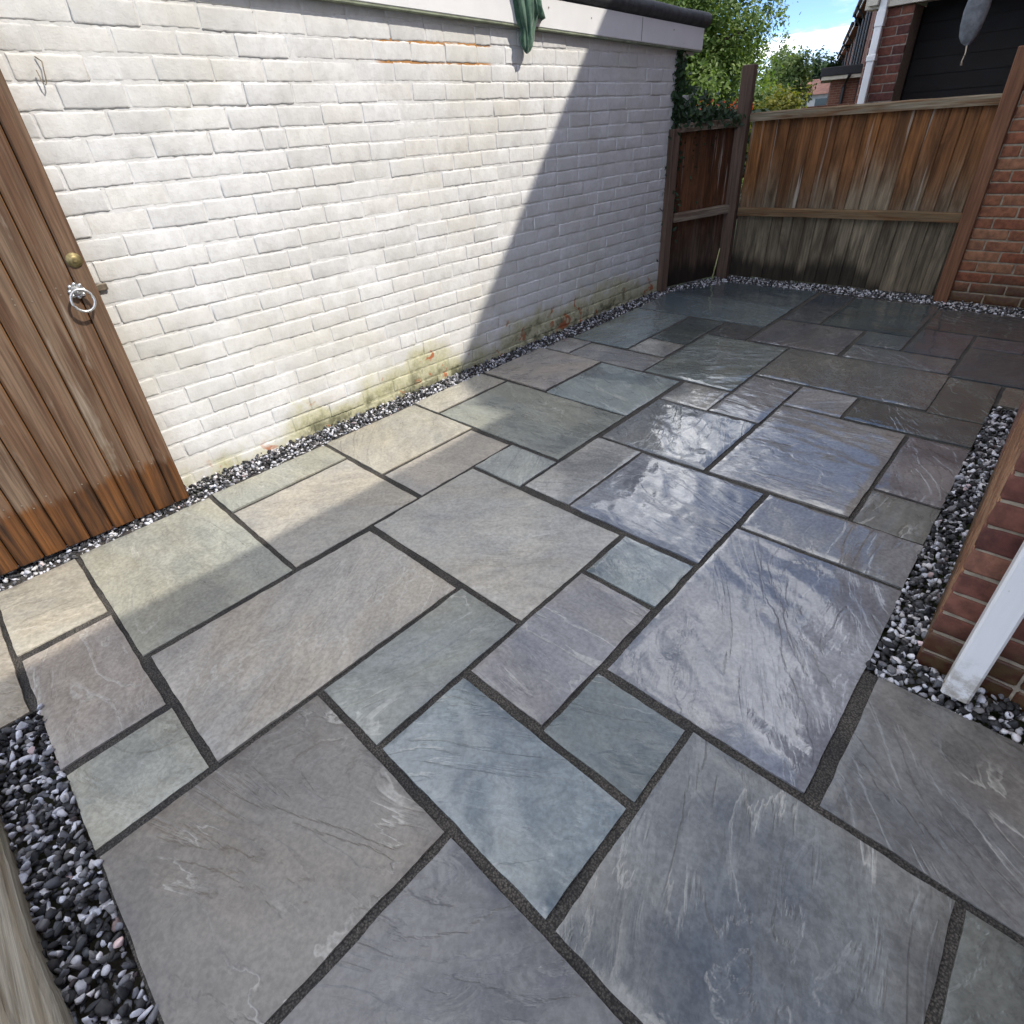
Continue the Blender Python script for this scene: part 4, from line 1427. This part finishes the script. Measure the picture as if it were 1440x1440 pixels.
def ivy_fn(r, n):
    out, nr = [], []
    ux, uy = math.cos(yaw), math.sin(yaw)
    for _ in range(n):
        u = r.random()
        if u < 0.40:       # column up the wall end
            z = 0.25 + 1.65 * r.random() ** 0.8
            wdt = 0.03 + 0.05 * (vnoise(np.array([z * 5]), np.array([2.0]), 3)[0]) * (1.4 if z > 1.1 else 0.8)
            p = (0.005 + abs(r.normal()) * wdt * 0.6 - 0.02, -0.045 + r.normal() * 0.035, z)
            out.append(p)
            nr.append((0.7, -0.7, 0.2))
        elif u < 0.78:      # mound over the top of the side fence
            s = r.random()
            s2 = s * dv.length
            hgt = 0.20 * (1 - s * 0.8) + 0.03
            p = (ux * s2 + r.normal() * 0.05 + 0.02, uy * s2 + r.normal() * 0.05, 1.31 + abs(r.normal()) * hgt * 0.62)
            out.append(p)
            nr.append((0.6, -0.6, 0.6))
        else:               # trails down the boards
            s = r.random() ** 1.6 * 0.8
            s2 = s * dv.length
            z = 1.32 - abs(r.normal()) * 0.38
            if z < 0.1:
                z = 0.4
            p = (ux * s2 + uy * 0.025 + r.normal() * 0.008, uy * s2 - ux * 0.025 + r.normal() * .008, z)
            out.append(p)
            nr.append((0.95, -0.3, 0.2))
    return np.array(out), np.array(nr)


me = leaf_cloud(3400, ivy_fn, 0.025, 31, 0.6)
me.materials.append(M['ivy'])
add('foliage', me, ivy)
mb = MB()
for q in range(5):
    x0 = 0.0 + q * 0.008
    mb.tube([(x0, -0.03 + random.uniform(-.02, .02), 0.0 + z * 0.2) if z else (x0, -0.03, -0.02) for z in range(0, 9)], 0.005, 5)
mb.tube([(-0.0, -0.07, 0.72), (0.01, -0.13, 0.70), (0.012, -0.19, 0.735)], 0.003, 5)
add('stem', mb.done('stem', 'bark', True), ivy)

# red-flowered plant rising behind the side fence
fl = empty('flowering_plant', (-3.05, 6.35, -0.06))
tag(fl, 'red flowering plant showing above the short side fence', 'flowers')


def fl_fn(r, n):
    cs = np.array([[-0.14, 0.00, 1.56], [0.14, 0.12, 1.52], [0.22, 0.02, 1.47], [0.02, 0.05, 1.49]])
    k = r.integers(0, 4, n)
    p = cs[k] + r.normal(size=(n, 3)) * np.array([0.05, 0.06, 0.035])
    return p, np.tile([0, -0.3, 1.0], (n, 1))


me = leaf_cloud(150, fl_fn, 0.020, 41, 1.0)
me.materials.append(M['petal'])
add('flower_head', me, fl)
mb = MB()
for q in range(14):
    a = random.uniform(-.15, .22)
    mb.tube([(a * 0.5, 0.0, 0), (a * 0.8, 0.05, 0.9), (a, random.uniform(-.05, .12), 1.52)], [0.006, 0.005, 0.003], 5)
add('stem', mb.done('stem', 'stem', True), fl)


def fl2(r, n):
    p = np.column_stack([r.uniform(-.3, .45, n), r.uniform(-.15, .2, n), r.uniform(0.5, 1.47, n)])
    return p, np.tile([0.2, -0.3, 0.8], (n, 1))


me = leaf_cloud(700, fl2, 0.045, 42, 0.8)
me.materials.append(M['ivy'])
add('foliage', me, fl)

# ------------------------------------------------------------------ neighbour's covered porch beyond the fence
po = empty('covered_porch', (-2.26, 7.9, 0))
tag(po, 'dark open porch beyond the fence with brick pier, white downpipe and black boarded wall', 'porch')
add('pier', MB().box(0.0, 0.335, 0.0, 0.33, -0.06, 2.16).done('porch_pier', 'mortar_dk'), po)
brick_face(po, (0.0, 0.0), (1, 0), 0.335, 1.16, 13, 0.0775, 'pier_brick', 0.005, 0.218, 'stretcher', 8)
add('brickwork', MB().box(0.0, 0.335, -0.005, -0.0005, -0.05, 1.158).done('brickwork', 'housewall'), po)
add('brickwork', MB().box(-0.005, -0.0005, 0.0, 0.33, -0.05, 2.16).done('brickwork', 'housewall'), po)
add('beam', MB().box(-0.10, 1.64, -0.06, 0.10, 2.168, 2.33, 0.004).done('beam', 'cream'), po)
add('roof', MB().box(-0.16, 1.64, -0.14, 2.3, 2.331, 2.42, 0.006).done('porch_roof', 'felt_dk'), po)
for q in range(15):
    add('board', MB().prism([(-0.0, 0.0), (0.0, 0.15), (0.012, 0.15), (0.022, 0.0)], 0, 0.0, 1.30).done('board', 'darkboard') if q == 0 else bpy.data.meshes['board_dark'],
        po, (0.336, 0.42, q * 0.145)) if q else None
    if q == 0:
        bd = MB().prism([(0.0, 0.0), (-0.016, 0.0), (-0.006, 0.152), (0.0, 0.152)], 0, 0.0, 1.30).done('board_dark', 'darkboard')
        bd.name = 'board_dark'
        add('board', bd, po, (0.336, 0.42, 0.0))
add('back_wall', MB().box(0.336, 1.64, 0.421, 0.48, -0.06, 2.33).done('back_wall', 'darkboard'), po)
add('side_wall', MB().box(0.30, 0.3345, 0.331, 0.42, -0.06, 2.16).done('side_wall', 'darkboard'), po)
dpp = add('downpipe', MB().box(0.035, 0.103, -0.085, -0.017, 0.0, 2.42, 0.006).done('porch_pipe', 'upvc'), po)
add('pipe_socket', MB().box(0.027, 0.111, -0.093, -0.010, 1.745, 1.80, 0.006).done('pipe_socket', 'upvc'), dpp)
add('pipe_socket', MB().box(0.029, 0.109, -0.091, -0.010, 2.02, 2.15, 0.006).done('pipe_socket2', 'upvc'), dpp)
add('gutter_block', MB().box(-0.06, 0.030, -0.13, -0.061, 2.19, 2.30, 0.004).done('gutter_block', 'cream'), po)

# grey hanging cover with a cord end
hb_v, hb_f = [], []
pf = [(2.30, 0.015), (2.22, 0.050), (2.12, 0.078), (2.00, 0.088), (1.90, 0.084), (1.82, 0.068), (1.775, 0.045), (1.755, 0.014)]
for i, (z, r_) in enumerate(pf):
    for k in range(20):
        a = 2 * math.pi * k / 20
        hb_v.append((r_ * math.cos(a) * (1 + .10 * math.sin(3 * a + i)) + 0.02 * (2.3 - z), r_ * 0.55 * math.sin(a) * (1 + .12 * math.sin(5 * a)), z))
for i in range(len(pf) - 1):
    for k in range(20):
        hb_f.append((i * 20 + k, i * 20 + (k + 1) % 20, (i + 1) * 20 + (k + 1) % 20, (i + 1) * 20 + k))
hb_f.append(tuple(range(20)))
hb_f.append(tuple((len(pf) - 1) * 20 + k for k in range(20))[::-1])
hg = empty('hanging_bag', (-1.30, 7.25, 0))
tag(hg, 'grey canvas bag hanging by a cord in front of the dark porch', 'bag')
add('bag_body', mesh('bag_body', hb_v, hb_f, 'greycloth', True), hg)
add('cord', MB().tube([(0.012, 0, 1.76), (0.02, 0, 1.70), (0.012, 0, 1.65), (0.016, 0, 1.615)], [0.006, 0.005, 0.005, 0.009], 7).done('cord', 'cord', True), hg)
add('hanging_cord', MB().tube([(0.0, 0, 2.29), (0.0, 0.30, 2.42), (0.0, 0.57, 2.40)], 0.004, 6).done('hanging_cord', 'cord', True), hg)

# ------------------------------------------------------------------ row of brick terraced houses receding beyond
D = Vector((-0.32, 0.947, 0)).normalized()
rot_t = math.atan2(D.y, D.x) - math.pi / 2


def terrace(name, label, start, length, eave, depth=7.5, pipe=True):
    """local +Y runs away along the row, garden face looks to -X"""
    e = empty(name, (start[0], start[1], 0), (0, 0, rot_t))
    tag(e, label, 'house', 'row of brick terraced houses')
    add('wall', MB().box(0, depth, 0, length, -0.06, eave).done('terrace_wall', 'terr'), e)
    add('roof', MB().prism([(-0.35, eave - 0.02), (depth / 2, eave + 2.6), (depth + 0.35, eave - 0.02), (depth + 0.35, eave - 0.14), (depth / 2, eave + 2.45), (-0.35, eave - 0.14)], 1, -0.10, length + 0.18).done('terrace_roof', 'tile'), e)
    add('fascia', MB().box(-0.36, -0.325, -0.1, length + 0.18, eave - 0.36, eave - 0.15).done('terrace_fascia', 'upvc'), e)
    add('soffit', MB().box(-0.324, -0.001, -0.1, length + 0.18, eave - 0.36, eave - 0.34).done('soffit', 'terr'), e)
    gt = add('gutter', MB().box(-0.50, -0.365, -0.1, length + 0.25, eave - 0.26, eave - 0.15, 0.02).done('gutter', 'black'), e)
    add('gutter_end', MB().box(-0.50, -0.365, length + 0.251, length + 0.27, eave - 0.30, eave - 0.12).done('gutter_end', 'black'), gt)
    if pipe:
        add('downpipe', MB().tube([(-0.44, length - 0.25, eave - 0.25), (-0.10, length - 0.25, eave - 0.7), (-0.10, length - 0.25, 0)], 0.06, 8).done('terrace_pipe', 'black'), e)
        add('downpipe', MB().tube([(-0.44, length * 0.45, eave - 0.25), (-0.10, length * 0.45, eave - 0.7), (-0.10, length * 0.45, 0)], 0.05, 8).done('terrace_pipe2', 'black'), e)
    for (y0, z0) in ((length * 0.60, 0.8),):
        w = add('window', MB().box(-0.02, 0.02, y0, y0 + 1.3, z0, z0 + 1.15, 0.01).done('window', 'upvc'), e)
        add('pane', MB().box(-0.026, -0.0205, y0 + 0.09, y0 + 1.21, z0 + 0.09, z0 + 1.06).done('pane', 'glass'), w)
        add('sill', MB().box(-0.10, -0.021, y0 - 0.05, y0 + 1.35, z0 - 0.08, z0 - 0.002).done('sill', 'cream'), w)
    return e


P0 = Vector((-10.75, 36.0, 0))
steps = [(-9.5, 4.6, 5.25, 'nearest brick terraced house, cut off by the white downpipe beyond the fence'),
         (-4.8, 6.0, 5.05, 'second brick terraced house from the white downpipe, with dark gutter end against the sky'),
         (1.4, 11.5, 4.72, 'third brick terraced house from the white downpipe, lower than the two before it'),
         (13.2, 12.0, 4.55, 'fourth brick terraced house from the white downpipe, small against the sky'),
         (25.5, 12.0, 4.3, 'farthest brick terraced house at the left end of the row')]
for s, ln, ev_, lb in steps:
    terrace('terraced_house', lb, P0 + D * s, ln, ev_)
# single-storey rear extension with black flat roof in front of the row
ex = empty('rear_extension', (-9.1, 28.2, 0), (0, 0, rot_t))
tag(ex, 'single storey brick extension with thick black flat roof edge in front of the terraced houses', 'extension')
add('wall', MB().box(0.0, 3.6, 0, 4.0, -0.06, 2.12).done('extension_wall', 'terr'), ex)
add('roof', MB().box(-0.45, 3.6, -0.35, 4.3, 2.24, 2.52, 0.02).done('extension_roof', 'felt_dk'), ex)
add('soffit', MB().box(-0.40, 3.6, -0.30, 4.25, 2.121, 2.239).done('extension_soffit', 'cream'), ex)
add('door', MB().box(0.9, 1.75, -0.03, 0.03, 0.0, 2.05, 0.01).done('extension_door', 'black'), ex)
add('downpipe', MB().tube([(0.55, -0.38, 2.22), (0.45, -0.10, 1.85), (0.45, -0.10, 0.0)], 0.06, 8).done('extension_pipe', 'black'), ex)
# low garden wall and distant pale house
gw = add('garden_wall', MB().box(-6.3, -3.9, 17.0, 17.22, -0.06, 1.36).done('garden_wall', 'terr'))
tag(gw, 'low brown brick garden wall just above the fence top, left of the downpipe', 'wall')
fh = empty('distant_house', (-20.2, 50, 0))
tag(fh, 'distant pale house with pink red tiled roof under the dark trees', 'house')
add('wall', MB().box(-0.2, 4.4, 0, 5, -0.06, 1.95).done('distant_wall', 'render'), fh)
add('roof', MB().prism([(-0.4, 1.90), (5.4, 2.66), (-0.4, 2.66)][:0] or [(-0.4, 1.9), (2.3, 2.85), (5.3, 1.9)], 0, -0.3, 4.6).done('distant_roof', 'redtile'), fh)
for q in range(3):
    w = add('window', MB().box(0.5 + q * 1.35, 1.3 + q * 1.35, -0.03, 0.03, 0.95, 1.65).done('distant_window', 'glass'), fh)
